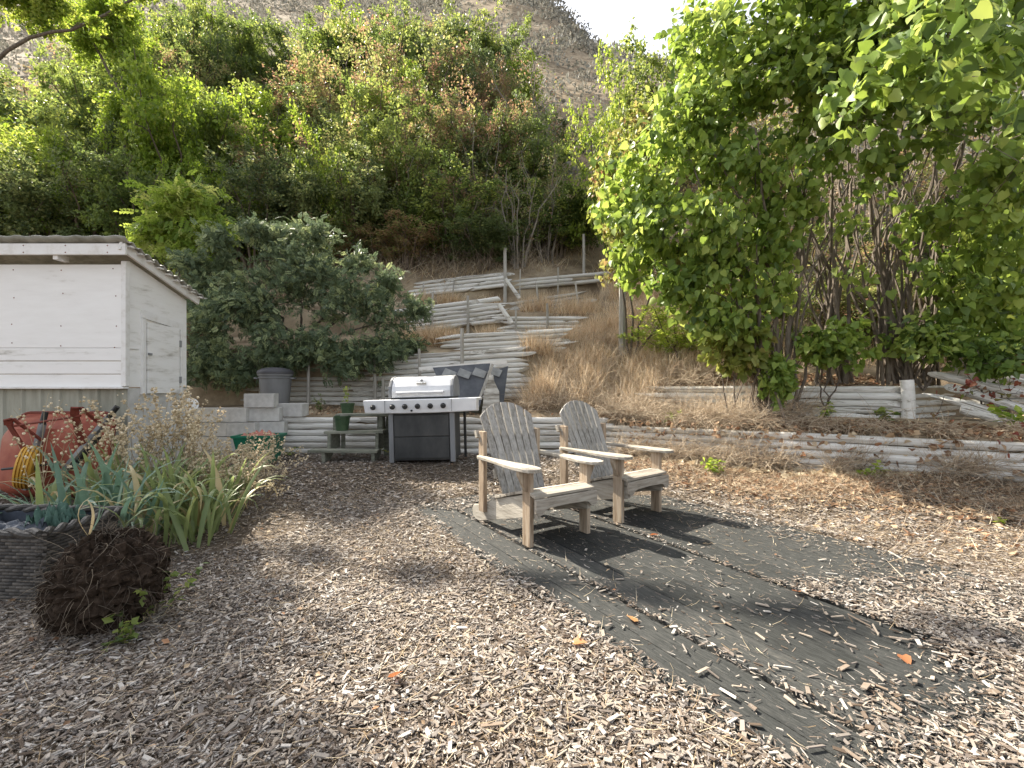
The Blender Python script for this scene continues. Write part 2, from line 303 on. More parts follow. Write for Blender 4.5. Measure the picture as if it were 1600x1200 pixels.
# ------------------------------------------------------------------ log walls
def log_mesh(seed):
    r = random.Random(seed); mb = MB(); n = 7; pts = []; rad = []
    for i in range(n):
        t = i / (n - 1) - .5
        pts.append((t, r.uniform(-.06, .06), r.uniform(-.05, .05))); rad.append(.5 * r.uniform(.94, 1.05))
    mb.tube(pts, rad, 12)
    return mb
LOGS = [log_mesh(s).mesh('log', m_log, True) for s in range(5)]
LOGSD = [log_mesh(s + 20).mesh('log', m_logdark, True) for s in range(4)]
def log_wall(p0, p1, z0, rows, dia, label, rise=0, lens=(1.3, 2.4), dark=False, jit=.008, miss=0, seed=0, group='whitewashed log retaining walls on the slope', lean=.02):
    r = random.Random(seed + 100); p0 = Vector((*p0, 0)); p1 = Vector((*p1, 0)); L = (p1 - p0).length; d = (p1 - p0) / L
    a = math.atan2(d.y, d.x); nrm_ = Vector((-d.y, d.x, 0)); tilt = math.atan2(rise, L)
    root = empty('log_retaining_wall', (p0.x, p0.y, z0), 0, label, 'log wall', group)
    for k in range(rows):
        s = -r.uniform(0, .3) if k % 2 else 0
        while s < L:
            ll = r.uniform(*lens); e = min(s + ll, L + r.uniform(-.06, .06)); ll = e - max(s, 0)
            if ll > .12 and r.random() >= miss:
                mid = max(s, 0) + ll / 2
                c = d * mid + nrm_ * (k * lean + r.uniform(-jit, jit)) + Vector((0, 0, dia * (.42 + k * .985) + rise * mid / L + r.uniform(-jit, jit) * .4))
                link('log', r.choice(LOGSD if dark else LOGS), root, c, (r.uniform(-3, 3), -tilt + r.uniform(-.006, .006), a + r.uniform(-.006, .006)), (ll - .008, dia * r.uniform(.93, 1.04), dia * r.uniform(.96, 1.02)))
            s = e + .004 if e > s else L
    return root
log_wall((-3.72, 6.62), (1.45, 6.60), .16, 6, .09, 'long low log wall running behind the grill and the two chairs', seed=1)
log_wall((1.42, 6.46), (3.1, 5.53), .16, 5, .088, 'low log wall half buried in dry vines right of the chairs', dark=True, miss=.12, seed=2)
log_wall((3.06, 5.55), (6.6, 3.52), .11, 5, .098, 'low pale log wall along the leaf litter at the right edge', lens=(1.8, 2.8), seed=3)
log_wall((2.25, 6.94), (4.86, 5.68), .70, 5, .092, 'pale log wall holding up the bed of the big lilac', lens=(1.7, 2.6), seed=4)
log_wall((4.98, 5.72), (6.3, 6.45), .70, 5, .092, 'short return of the lilac bed wall at the corner', seed=5)
log_wall((-4.5, 8.1), (-2.45, 8.08), .78, 11, .093, 'tall log wall behind the grey trash can under the dark bush', dark=True, seed=6)
log_wall((-2.4, 8.06), (.22, 8.02), .78, 10, .093, 'tall sloping log wall directly behind the grill', rise=.17, seed=7)
log_wall((-1.2, 8.62), (1.0, 8.5), 1.70, 5, .09, 'short log row among straw above the grill', rise=.1, seed=8)
log_wall((-2.5, 10.1), (-.25, 9.95), 2.3, 6, .10, 'middle terrace log wall left of the broken gap', rise=.25, miss=.05, seed=9)
log_wall((-.15, 9.75), (1.35, 9.7), 2.10, 6, .095, 'middle terrace log wall right of the broken gap', seed=10)
log_wall((.1, 10.9), (1.6, 10.8), 2.8, 4, .1, 'tumbled grey log row just below the topmost wall', rise=.22, dark=True, seed=11)
log_wall((-2.9, 12.1), (-.15, 12.0), 3.5, 4, .105, 'topmost log wall left of the tall post', rise=.28, miss=.06, seed=12)
log_wall((.15, 12.1), (2.4, 12.0), 3.72, 3, .10, 'topmost log wall right of the tall post', rise=.18, miss=.1, dark=True, seed=13)
log_wall((6.0, 5.9), (8.5, 5.7), .9, 6, .09, 'grey log wall behind the tumbled logs at the far right', dark=True, seed=14)
# tumbled logs, right
tl = empty('tumbled_logs', (5.1, 5.2, .6), 0, 'heap of slid pale logs slanting down right of the lilac bed', 'logs')
for k, (a, b) in enumerate([((1475, 588, 5.7), (1620, 622, 5.2)), ((1490, 606, 5.6), (1630, 650, 5.1)), ((1478, 622, 5.5), (1640, 672, 5.0)), ((1540, 585, 5.8), (1660, 610, 5.4)), ((1500, 640, 5.4), (1560, 655, 5.2))]):
    A = px(*a); B = px(*b); d = B - A
    link('log', LOGS[k % 5], tl, (A + B) / 2 - tl.location, (k, -math.asin(d.z / d.length), math.atan2(d.y, d.x)), (d.length, .10, .10))
# corner post of the lilac bed
mb = MB().tube([(0, 0, -.2), (.01, 0, .25), (0, .01, .50)], [.075, .072, .07], 10)
tag(mb.build('corner_post', m_log, loc=(4.92, 5.66, .72), smooth=True), 'stubby pale round post at the corner of the lilac bed', 'post')

def stake(x, ytop, ybot, D, wd=.045, lean=0, label='', m=None, grp='thin grey stakes holding the log walls', name='wooden_stake'):
    b = px(x, ybot, D); t = px(x + lean, ytop, D); g = float(hill_z(b.x, D))
    b.z = min(b.z, g) - .12
    mb = MB().tube([(0, 0, 0), ((t.x - b.x) * .5 + .006, 0, (t.z - b.z) * .5), (t.x - b.x, 0, t.z - b.z)], [wd * .7, wd * .66, wd * .6], 6)
    tag(mb.build(name, m or m_stake, loc=b), label, 'stake', grp)
for a in [(659, 442, 470, 11.9, .035, 3, 'left one of two thin stakes at the topmost log wall'), (704, 437, 467, 11.9, .035, 6, 'leaning stake mid-way along the topmost left log wall'),
          (674, 456, 500, 9.9, .04, 2, 'thin tall stake at the left end of the middle wall'), (731, 462, 512, 9.85, .05, 0, 'thick stake in the middle of the left middle wall'),
          (721, 513, 566, 7.92, .055, 1, 'stake in front of the sloping log wall above the grill'), (586, 560, 632, 7.95, .045, -1, 'upright stake left of the grill against the tall wall'),
          (598, 590, 632, 7.9, .05, 0, 'short stake beside the upright stake left of the grill'), (481, 548, 632, 7.93, .04, 1, 'thin stake right of the trash can against the dark wall'),
          (408, 545, 600, 7.95, .06, 0, 'thick stake above the trash can lid'), (811, 421, 460, 11.85, .03, 2, 'slim stake right of the tall post on the topmost wall'),
          (871, 418, 441, 11.8, .03, 1, 'slim short stake near the right end of the topmost wall'), (843, 444, 488, 10.6, .04, -5, 'leaning stake behind the right middle wall'),
          (855, 474, 528, 9.65, .045, 0, 'stake at the right part of the middle wall in straw'), (806, 484, 530, 9.62, .04, 0, 'stake beside the broken gap of the middle wall'),
          (655, 545, 585, 7.92, .04, 0, 'thin stake in front of the sloping wall left of the scrap'), (905, 440, 478, 10.4, .035, -6, 'slanting stake at the foot of the wire fence post')]:
    stake(a[0], a[1], a[2], a[3], a[4], a[5], a[6])
for x, yt, yb, D, wd, lb in [(789, 388, 458, 12.0, .075, 'tall pale round post above the topmost log wall'), (912, 366, 432, 12.6, .06, 'grey fence post at the edge of the dark gully'), (972, 418, 505, 8.6, .10, 'stout grey post under the vine at the left of the lilac'), (1118, 440, 500, 9.0, .05, 'thin fence post in the shade behind the lilac')]:
    stake(x, yt, yb, D, wd, 0, lb, grp='fence posts on the slope', name='fence_post')
mb = MB().tube([(0, 0, 0), (-.36, .02, .5)], [.05, .045], 8)
tag(mb.build('brace_log', m_log, loc=px(812, 466, 11.7), smooth=True), 'short slanted brace log leaning on the tall pale post', 'log')
mb = MB().tube([(0, 0, 0), (-.28, .02, .4)], [.05, .045], 8)
tag(mb.build('brace_log', m_log, loc=px(800, 505, 9.6), smooth=True), 'short slanted log beside the broken gap of the middle wall', 'log')

# ------------------------------------------------------------------ shed
SX = -4.08; SY = 4.8; SB = 5.72
shed = empty('garden_shed', (SX, SY, 0), 0, 'white painted shed with a corrugated roof and small side door', 'shed')
def sp(name, c, size, m, par=None, rot=None, bv=.004):
    o = MB().box(c, size, rot).build(name, m, par or shed)
    if bv: bevel(o, bv, 2)
    return o
sp('wall_panel', (-2.0, .02, 1.985), (3.94, .04, .88), m_white)
for k in range(3): sp('siding_board', (-2.0, .018 + .004 * (k % 2), 1.198 + .139 * k), (3.94, .04, .132), m_white)
sp('corner_trim', (-.012, .018, 1.80), (.05, .056, 1.32), m_white2)
sp('ledge', (-1.99, -.012, 1.122), (4.02, .07, .018), m_white2)
sp('fascia_board', (-1.96, -.13, 2.545), (4.16, .025, .115), m_white2)
for k in range(5): sp('rafter_end', (-.62 - .85 * k, -.055, 2.475), (.05, .13, .06), m_white2)
# side wall (slopes down to the back)
zf = 2.50; zb = 2.22; W = SB - SY
mm = Matrix(((0, 0, 1, 0), (1, 0, 0, 0), (0, 1, 0, 0), (0, 0, 0, 1)))
bevel(MB().prism([(.06, 1.13), (W, 1.13), (W, zb), (.06, zf - .02)], .04, Matrix.Translation((-.03, 0, 0)) @ mm).build('side_wall', m_white, shed), .003)
sp('side_seam_trim', (-.006, .115, 1.545), (.014, .13, .012), m_white2)
door = sp('door', (.004, .52, 1.455), (.03, .488, .79), m_white)
sp('door_frame', (0, .235, 1.47), (.034, .045, .84), m_white2, door); sp('door_frame', (0, .805, 1.45), (.034, .045, .80), m_white2, door)
MB().prism([(.21, 1.895), (.83, 1.83), (.83, 1.905), (.21, 1.985)], .036, mm).build('door_header', m_white2, door)
sp('hinge', (.022, .772, 1.66), (.010, .035, .08), m_grey, door, bv=.002); sp('hinge', (.022, .772, 1.22), (.010, .035, .08), m_grey, door, bv=.002)
sp('latch', (.026, .30, 1.50), (.014, .05, .025), m_grey, door, bv=.002)
NAIL = MB().lathe([(.007, 0), (.006, .002), (.002, .003)], 6, m=Matrix.Rotation(R(90), 4, 'X')).mesh('nail', m_redrust)
for k in range(5):
    for zz_ in (1.57, 1.80, 2.10, 2.38): link('nail', NAIL, shed, (-.10 - k * .55 + random.uniform(-.03, .03), -.0015, zz_ + random.uniform(-.03, .03)))
    for zz_ in (2.51, 2.58): link('nail', NAIL, shed, (-.06 - k * .43, -.1435, zz_))
sl_ = math.atan2(zb - zf, W)
sp('rake_board', (.07, W / 2 - .02, (zf + zb) / 2 + .05), (.03, W + .30, .10), m_white2, rot=Matrix.Rotation(sl_, 3, 'X'))
n1, n2 = 150, 60; xsr = np.linspace(-4.2, .15, n1); ysr = np.linspace(-.18, W + .16, n2)
Xr, Yr = np.meshgrid(xsr, ysr); Zr = 2.635 + (Yr + .12) * math.tan(sl_) + .016 * np.sin(Yr * 2 * np.pi / .105) + .006 * np.sin(Xr * 2 * np.pi / .2)
V = np.stack([Xr, Yr, Zr], -1).reshape(-1, 3); i = np.arange(n1 - 1)[None] + (np.arange(n2 - 1) * n1)[:, None]
ro = link('roof', np_mesh('roof', V, np.stack([i, i + 1, i + n1 + 1, i + n1], -1).reshape(-1, 4), m_roof, smooth=True), shed)
sm = ro.modifiers.new('thick', 'SOLIDIFY'); sm.thickness = .008
for k in range(9): sp('roof_batten', (.09, -.06 + k * .13, 2.607 + (-.06 + k * .13 + .12) * math.tan(sl_)), (.09, .06, .018), m_white2, bv=.002)
# corrugated skirting: each panel with ribs
for k in range(5):
    mb = MB(); x0 = -.0 - .80 * k; pts = []
    for j in range(4):
        b = x0 - j * .20
        pts += [(b, 0), (b - .085, 0), (b - .10, -.022), (b - .125, -.022), (b - .14, 0)]
    pts += [(x0 - .798, 0)]
    vs_ = [(p[0], p[1] + .03, z) for z in (-.05, 1.112) for p in pts]; n = len(pts)
    mb.add(vs_, [(q, q + n, q + n + 1, q + 1) for q in range(n - 1)]).build('skirt_panel', m_skirt, shed)
sp('foundation', (-.04, W / 2 + .03, .53), (.05, W - .04, 1.18), m_conc)
tag(MB().lathe([(0, 0), (.07, .004), (.095, .02), (.10, .022), (.09, .03)], 20, m=Matrix.Rotation(R(65), 4, 'X') @ Matrix.Rotation(R(20), 4, 'Y')).build('metal_plate', m_white2, loc=px(297, 634, 5.85), smooth=True), 'round white dish hanging beside the back corner of the shed', 'dish')
tag(MB().tube([(0, 0, 0), (0, 0, 1.0)], [.012, .012], 6).build('metal_rod', m_grey, loc=(px(297, 634, 5.88).x, 5.88, float(gz(-4.1, 5.88)) - .1), smooth=True), 'thin rod that carries the white dish behind the shed', 'rod')

# ------------------------------------------------------------------ deck boards
deck = empty('board_platform', (DO[0], DO[1], 0), math.atan2(DU[1], DU[0]), 'black weathered wooden platform under the two chairs', 'platform')
# local x along u, local y = -? (rotated frame: y axis = (-DU.y, DU.x) = DV)
def deck_strip(v0, v1, u0, u1, n):
    wv = (v1 - v0) / n
    for k in range(n):
        o = MB().box(((u0 + u1) / 2 + random.uniform(-.015, .015), v0 + wv * (k + .5), .018 + random.uniform(-.003, .003)), (u1 - u0, wv - .0065, .030), Matrix.Rotation(random.uniform(-.0008, .0008), 3, 'Z')).build('deck_board', m_deck, deck)
        bevel(o, .003, 1)
deck_strip(-.34, -.012, -1.3, 3.1, 2)
deck_strip(.012, .875, -1.35, 3.1, 4)
deck_strip(.905, 2.02, -1.42, 2.6, 5)
DZ = .035

# ------------------------------------------------------------------ adirondack chairs
def make_chair(loc, ang, label):
    c = empty('adirondack_chair', loc, ang, label, 'chair', 'two grey adirondack chairs on the platform')
    hw = .265        # half spacing of the legs (outer)
    # local frame: +x sitter's left..right, -y forward
    for s in (-1, 1):
        bevel(MB().box((s * hw, 0, .262), (.034, .088, .524)).build('front_leg', m_woodz, c), .003)
        bevel(MB().prism([(0, 0), (.075, 0), (.07, -.03), (.015, -.135), (0, -.15)], .03, Matrix.Translation((s * (hw + .017), .0, .523)) @ Matrix(((s, 0, 0, 0), (0, 0, 1, 0), (0, 1, 0, 0), (0, 0, 0, 1)))).build('arm_bracket', m_woodz, c), .002)
        # skid: plank on edge from the front leg down to the ground at the rear
        out = [(-.085, .345), (-.08, .20), (.10, .165), (.70, .0), (.77, .0), (.815, .03), (.825, .075), (.80, .115), (.60, .155), (.52, .20), (.40, .245), (.2, .30), (.02, .352)]
        bevel(MB().prism(out, .03, Matrix.Translation((s * (hw - .034), 0, 0)) @ mm).build('skid', m_wood, c), .003)
        bevel(MB().box((s * (hw + .0), .615, .42), (.034, .078, .64)).build('rear_post', m_woodz, c), .003)
        # paddle arm
        arm = [(-.062, -.11), (-.075, -.06), (-.078, .02), (-.066, .14), (-.045, .26), (-.03, .40), (-.026, .60), (-.012, .635), (.016, .635), (.032, .60), (.036, .45), (.052, .30), (.072, .14), (.075, .0), (.07, -.07), (.055, -.118), (.02, -.142), (-.03, -.140)]
        bevel(MB().prism([(s * p[0], p[1]) for p in (arm if s > 0 else arm[::-1])], .024, Matrix.Translation((s * (hw + .028), 0, .537))).build('armrest', m_wood, c), .004)
    # seat slats along the contour
    prof = [(-.10, .348), (-.012, .372), (.085, .352), (.18, .325), (.275, .297), (.365, .268), (.45, .243)]
    for k in range(6):
        (y0, z0), (y1, z1) = prof[k], prof[k + 1]
        L_ = math.hypot(y1 - y0, z1 - z0) - .009
        bevel(MB().box((0, (y0 + y1) / 2, (z0 + z1) / 2 + .002), (.56 if k < 2 else .52, L_, .021), Matrix.Rotation(math.atan2(z1 - z0, y1 - y0), 3, 'X')).build('seat_slat', m_wood if False else m_seat, c), .003)
    ap = [(-.28, .338), (-.28, .245), (-.255, .228), (-.225, .232), (-.20, .262), (-.16, .272), (0, .276), (.16, .272), (.20, .262), (.225, .232), (.255, .228), (.28, .245), (.28, .338)]
    bevel(MB().prism(ap, .024, Matrix.Translation((0, -.105, 0)) @ Matrix(((1, 0, 0, 0), (0, 0, 1, 0), (0, 1, 0, 0), (0, 0, 0, 1)))).build('front_apron', m_seat, c), .003)
    # back: seven fanned slats with a rounded top
    rec = R(24); BL = .80; B0 = Vector((0, .40, .235))
    bm_ = Matrix.Translation(B0) @ Matrix.Rotation(-rec, 4, 'X') @ Matrix(((1, 0, 0, 0), (0, 0, -1, 0), (0, 1, 0, 0), (0, 0, 0, 1)))
    def topz(x): return BL - .13 * (abs(x) / .265) ** 2.2
    for k in range(7):
        i0 = k - 3.5; i1 = k - 2.5; wb = .057; wt = .076; gp = .0022; gt = .0085
        x0b, x1b = i0 * wb + gp, i1 * wb - gp; x0t, x1t = i0 * wt + gt, i1 * wt - gt
        top = []
        for q in range(5):
            xx = x1t + (x0t - x1t) * q / 4; top.append((xx, topz(xx)))
        bevel(MB().prism([(x0b, -.02), (x1b, -.02)] + top, .019, bm_ @ Matrix.Translation((0, 0, random.uniform(-.001, .001)))).build('back_slat', m_woodback, c), .003)
    for zc, wd in ((.17, .46), (.47, .565)):
        bevel(MB().prism([(-wd / 2, zc), (wd / 2, zc), (wd / 2, zc + .07), (-wd / 2, zc + .07)], .026, bm_ @ Matrix.Translation((0, 0, -.024))).build('back_rail', m_wood, c), .003)
    bevel(MB().box((0, .672, .715), (.60, .034, .06), Matrix.Rotation(-.42, 3, 'X')).build('upper_brace', m_wood, c), .003)
    bevel(MB().box((0, .50, .19), (.49, .03, .08)).build('stretcher', m_wood, c), .003)
    return c
m_seat = mat('seat_wood', [(.28, (.15, .125, .10)), (.45, (.29, .255, .21)), (.6, (.38, .345, .29)), (.8, (.48, .44, .38))], rough=.8, scale=7, stretch=(.7, 6, 6), bump=.35, bscale=30, detail=10)
make_chair((.33, 3.29, DZ), R(34), 'grey weathered wooden adirondack chair nearer the camera on the platform')
make_chair((1.07, 3.86, DZ), R(39), 'grey weathered wooden adirondack chair farther back nearer the log wall')

# ------------------------------------------------------------------ grill
GX, GY = -1.12, 5.98; GZ = float(gz(GX, GY)) - .005
gr = empty('gas_grill', (GX, GY, GZ), 0, 'stainless gas grill with black cabinet and white control panel', 'grill', rot=(0, R(-1.6), R(-3)))
def gp(name, mb, m, par=gr, bv=.006, smooth=False):
    o = mb.build(name, m, par, smooth)
    if bv: bevel(o, bv, 2)
    return o
cab = gp('cabinet', MB().box((0, .02, .345), (.82, .46, .60)), m_black)
gp('door', MB().box((0, -.222, .485), (.70, .022, .27)), m_black, cab); gp('door', MB().box((0, -.222, .205), (.70, .022, .27)), m_black, cab)
for s in (-1, 1): gp('side_post', MB().box((s * .392, -.205, .335), (.06, .06, .63)), m_trash)
for s in (-1, 1):
    for yy in (-.2, .2): gp('caster', MB().lathe([(0, -.012), (.03, -.012), (.035, 0), (.03, .012), (0, .012)], 12, (s * .37, yy, .035), Matrix.Rotation(R(90), 4, 'Y')), m_knob, bv=0)
# control panel: shallow curved front
pts = []
for q in range(13):
    t = q / 12; pts.append((-.72 + 1.44 * t, -.30 - .035 * math.sin(math.pi * t)))
pan = pts + [(.72, -.08), (-.72, -.08)]
con = MB().prism(pan, .175, Matrix.Translation((0, 0, .735)))
for i_, v in enumerate(con.v):
    if v[2] < .735 and v[1] < -.2: con.v[i_] = (v[0] * .985, v[1] + .03, v[2] + .012 * (abs(v[0]) / .72) ** 2)
con = gp('control_panel', con, m_console, bv=.012)
for xk in (-.585, -.335, -.175, -.015, .145, .305):
    yk = -.318 - .03 * math.cos(xk * 2.1)
    kn = gp('knob', MB().lathe([(.034, 0), (.034, .008), (.027, .012), (.024, .038), (.02, .042)], 16, (xk, yk + .014, .735), Matrix.Rotation(R(98), 4, 'X')), m_knob, con, bv=0, smooth=True)
gp('igniter_button', MB().lathe([(.014, 0), (.013, .014), (.009, .018)], 12, (-.09, -.335, .683), Matrix.Rotation(R(98), 4, 'X')), m_knob, con, bv=0)
for xs_ in (-.43, .41): gp('panel_seam', MB().box((xs_, -.3255 if abs(xs_) > .42 else -.3265, .74), (.004, .012, .15)), m_trash, con, bv=0)
for s in (-1, 1): gp('side_shelf', MB().box((s * .565, .10, .80), (.30, .40, .035)), m_console)
gp('firebox', MB().box((0, .03, .76), (.80, .42, .20)), m_black)
# lid: rounded hood
hood = []
for q in range(15):
    a = math.pi * (1.0 - q / 14 * .93); hood.append((.02 + .25 * math.cos(a) * (1 if a > math.pi / 2 else 1), .905 + .205 * min(1, math.sin(a) * 1.22) ** .8 if math.sin(a) > 0 else .905))
hood = [(-.235, .845), (-.235, .925), (-.215, .985), (-.15, 1.065), (-.08, 1.10), (.02, 1.115), (.12, 1.10), (.20, 1.05), (.245, .97), (.25, .845)]
mh = Matrix(((0, 0, 1, 0), (1, 0, 0, 0), (0, 1, 0, 0), (0, 0, 0, 1)))
lid = gp('lid', MB().prism([(p[0] + .02, p[1]) for p in hood], .76, mh), m_steel, bv=.01)
for s in (-1, 1): gp('lid_end', MB().prism([(p[0] * 1.03 + .02, .845 + (p[1] - .845) * 1.025) for p in hood], .035, Matrix.Translation((s * .398, 0, 0)) @ mh), m_trash, lid, bv=.006)
hd = gp('handle', MB().tube([(-.30, -.275, .905), (.30, -.275, .905)], .016, 12), m_steel, lid, bv=0, smooth=True)
for s in (-1, 1): gp('handle_mount', MB().box((s * .285, -.245, .905), (.03, .07, .036)), m_steel, lid)
bd = gp('badge', MB().box((0, -.178, 1.025), (.125, .012, .03), Matrix.Rotation(R(-47), 3, 'X')), m_logdark, lid, bv=.003)
for k, (bx_, bh) in enumerate([(-.05, .012), (-.03, .012), (-.012, .018), (.006, .018), (.026, .012), (.046, .012)]):
    gp('emblem_bar', MB().box((bx_, -.187, 1.027), (.011, .008, bh), Matrix.Rotation(R(-47), 3, 'X')), m_console, bd, bv=0)
gp('emblem', MB().lathe([(.02, 0), (.02, .008), (.012, .012)], 6, (0, -.152, 1.058), Matrix.Rotation(R(43), 4, 'X')), m_trash, bd, bv=0)
gp('rear_leg', MB().box((.48, .24, .40), (.035, .035, .80)), m_knob)
gp('rear_leg', MB().box((-.48, .24, .40), (.035, .035, .80)), m_knob)
gp('gas_hose', MB().tube([(-.44, .1, .72), (-.47, .0, .55), (-.45, .02, .35), (-.43, .1, .15)], .009, 6), m_knob, bv=0, smooth=True)

# ------------------------------------------------------------------ plant stand, pots, can, blocks, tub, scrap
sx, sy = X(552, 6.2), 6.12; szz = float(gz(sx, sy))
st = empty('plant_stand', (sx, sy, szz), R(2), 'mossy three-step wooden plant stand left of the grill', 'plant stand')
for nm, yy, zz_, x0, x1 in (('shelf', -.20, .135, -.46, .42), ('shelf', .02, .36, -.34, .44), ('shelf', .22, .575, -.26, .46)):
    bevel(MB().box(((x0 + x1) / 2, yy, zz_), (x1 - x0, .19, .036), Matrix.Rotation(random.uniform(-.015, .015), 3, 'Y')).build(nm, m_bench, st), .004)
for xx in (-.27, .36):
    o = MB().prism([(-.27, -.02), (-.10, -.02), (.12, .12), (.31, .12), (.31, .555), (.14, .555), (.13, .342), (-.07, .342), (-.08, .118), (-.28, .118)], .045, Matrix.Translation((xx, 0, 0)) @ mm).build('stringer', m_bench, st); bevel(o, .004)
bevel(MB().box((.425, .28, .34), (.07, .05, .72), Matrix.Rotation(.06, 3, 'Y')).build('rear_post', m_bench, st), .004)
for xx in (-.2, .3): bevel(MB().box((xx, .285, .27), (.05, .04, .56)).build('rear_post', m_bench, st), .004)

def pot(x, D, zb, r, h, label, plant=True):
    p = empty('plant_pot', (x, D, zb), 0, label, 'plant pot', 'small green plant pots by the plant stand')
    MB().lathe([(r * .74, 0), (r * .95, h * .86), (r * 1.03, h * .87), (r * 1.05, h), (r * .95, h), (r * .92, h * .82), (.01, h * .8)], 20).build('pot_body', m_greenpot, p, True)
    MB().lathe([(r * .9, h * .80), (r * .5, h * .86), (.01, h * .88)], 12).build('soil', m_root, p, True)
    return p
pot(X(534, 6.14), 6.16, szz + .374, .105, .20, 'green pot with dangling stalk on the middle step of the plant stand')
p2 = pot(X(543, 6.8), 6.80, float(hill_z(-2.4, 6.8)) - .01, .10, .19, 'green pot holding a sprig on the terrace behind the stand')
n = 26; C = np.stack([rng.normal(0, .03, n), rng.normal(0, .03, n), rng.uniform(.18, .42, n)], 1)
sp_o = link('sprig', scatter('sprig', C, rng.normal(0, 1, (n, 3)) + [0, 0, .8], rng.normal(0, 1, (n, 3)), np.full(n, .05), LEAF4, l_sap), p2); sp_o['kind'] = 'stuff'
MB().tube([(0, 0, .15), (.01, 0, .3), (0, .01, .42)], .004, 5).build('stem', m_stalk, p2)

tx, ty = X(433, 7.5), 7.45; tz = float(hill_z(tx, ty)) - .01
tc_ = empty('trash_can', (tx, ty, tz), R(10), 'grey plastic trash can with a dark domed lid on the terrace', 'trash can')
MB().lathe([(.19, 0), (.20, .02), (.245, .54), (.262, .545), (.265, .585), (.25, .59)], 28).build('can_body', m_trash, tc_, True)
MB().lathe([(.272, .575), (.275, .60), (.262, .625), (.20, .66), (.10, .68), (.01, .683)], 28).build('lid', m_trashlid, tc_, True)
for s in (-1, 1):
    MB().tube([(s * .25, -.07, .50), (s * .30, -.065, .505), (s * .31, 0, .505), (s * .30, .065, .505), (s * .25, .07, .50)], .012, 8).build('handle', m_trash, tc_, True)
MB().lathe([(.245, .50), (.256, .505), (.256, .52), (.246, .525)], 28).build('rim_band', m_trash, tc_, True)

def block_mesh(name, m=m_conc, L_=.39, W_=.19, H_=.19):
    mb = MB(); t = .03
    mb.box((0, -W_ / 2 + t / 2, H_ / 2), (L_, t, H_)); mb.box((0, W_ / 2 - t / 2, H_ / 2), (L_, t, H_))
    for xx in (-L_ / 2 + t / 2, 0, L_ / 2 - t / 2): mb.box((xx, 0, H_ / 2), (t, W_ - 2 * t, H_ - .002))
    return mb.mesh(name, m)
BLK = block_mesh('concrete_block')
bw = empty('block_stack', (-3.95, 6.4, .05), 0, 'stacked wall of grey concrete blocks left of the trash can', 'block wall')
for r_ in range(4):
    for k in range(2 if r_ % 2 == 0 else 2):
        link('concrete_block', BLK, bw, (-.20 + .4 * k + (.0 if r_ % 2 == 0 else -.13), 0 + random.uniform(-.01, .01), r_ * .2), (0, 0, random.uniform(-.02, .02)))
    link('concrete_block', BLK, bw, (.50 + (.0 if r_ % 2 == 0 else -.07), .12, r_ * .2), (0, 0, R(12)))
link('concrete_block', BLK, bw, (.40, .05, .80), (0, 0, R(8)))
o = bevel(link('concrete_block', BLK, None, (X(459, 6.75), 6.72, float(hill_z(-3.2, 6.75)) - .012), (0, 0, R(-6))), .004)
tag(o, 'single hollow concrete block on top of the low log wall in front of the can', 'concrete block')

ux, uy = X(406, 5.9), 5.9; uz = float(gz(ux, uy)) - .01
tb = empty('garden_tub', (ux, uy, uz), R(5), 'green plastic tub heaped with red cloth behind the dried flowers', 'tub')
MB().add([(sx_ * a, sy_ * b, z) for a, b, z in ((.19, .13, 0), (.245, .18, .33), (.265, .20, .335), (.265, .20, .365), (.235, .172, .365), (.18, .12, .06)) for sx_, sy_ in ((-1, -1), (1, -1), (1, 1), (-1, 1))],
         [(i * 4 + j, i * 4 + (j + 1) % 4, i * 4 + 4 + (j + 1) % 4, i * 4 + 4 + j) for i in range(5) for j in range(4)] + [(3, 2, 1, 0), (20, 21, 22, 23)]).build('tub_body', m_tub, tb)
def crumple(name, nx, ny, sx_, sy_, amp, base, dome, m, par=None, loc=(0, 0, 0), seed=0, sc_=6):
    vv = []; ff = []
    for j in range(ny):
        for i in range(nx):
            u, v = i / (nx - 1) - .5, j / (ny - 1) - .5
            h = amp * mnoise.fractal(Vector((u * sc_ + seed, v * sc_, seed)), 1, 2, 4) + dome * max(0, 1 - 4 * u * u) * max(0, 1 - 4 * v * v)
            vv.append((u * sx_, v * sy_, base + h))
    for j in range(ny - 1):
        for i in range(nx - 1): ff.append((j * nx + i, j * nx + i + 1, (j + 1) * nx + i + 1, (j + 1) * nx + i))
    return MB().add(vv, ff).build(name, m, par, True, loc=loc)
tag(crumple('red_cloth', 26, 20, .40, .30, .07, .32, .07, m_clothred, None, (ux, uy, uz), 3), 'crumpled faded red cloth heaped in the green tub', 'cloth')

# scrap behind the grill
sc_o = empty('scrap_sheet_metal', (X(735, 6.95), 6.95, .70), 0, 'dark folded sheet metal scrap with pale tabs behind the grill', 'scrap metal')
def at(x, y, D): return px(x, y, D) - sc_o.location
def quadslab(name, pts, t, m, par):
    A = [Vector(p) for p in pts]; nn = (A[1] - A[0]).cross(A[2] - A[0]).normalized() * t
    n_ = len(A)
    return MB().add([a - nn / 2 for a in A] + [a + nn / 2 for a in A], [tuple(range(n_ - 1, -1, -1)), tuple(range(n_, 2 * n_))] + [(i, (i + 1) % n_, n_ + (i + 1) % n_, n_ + i) for i in range(n_)]).build(name, m, par)
quadslab('dark_sheet', [at(675, 572, 7.3), at(766, 568, 7.2), at(750, 635, 6.85), at(705, 640, 6.85)], .012, m_darkpanel, sc_o)
quadslab('top_board', [at(655, 574, 7.32), at(792, 562, 7.2), at(793, 568, 7.2), at(655, 580, 7.32)], .05, m_log, sc_o)
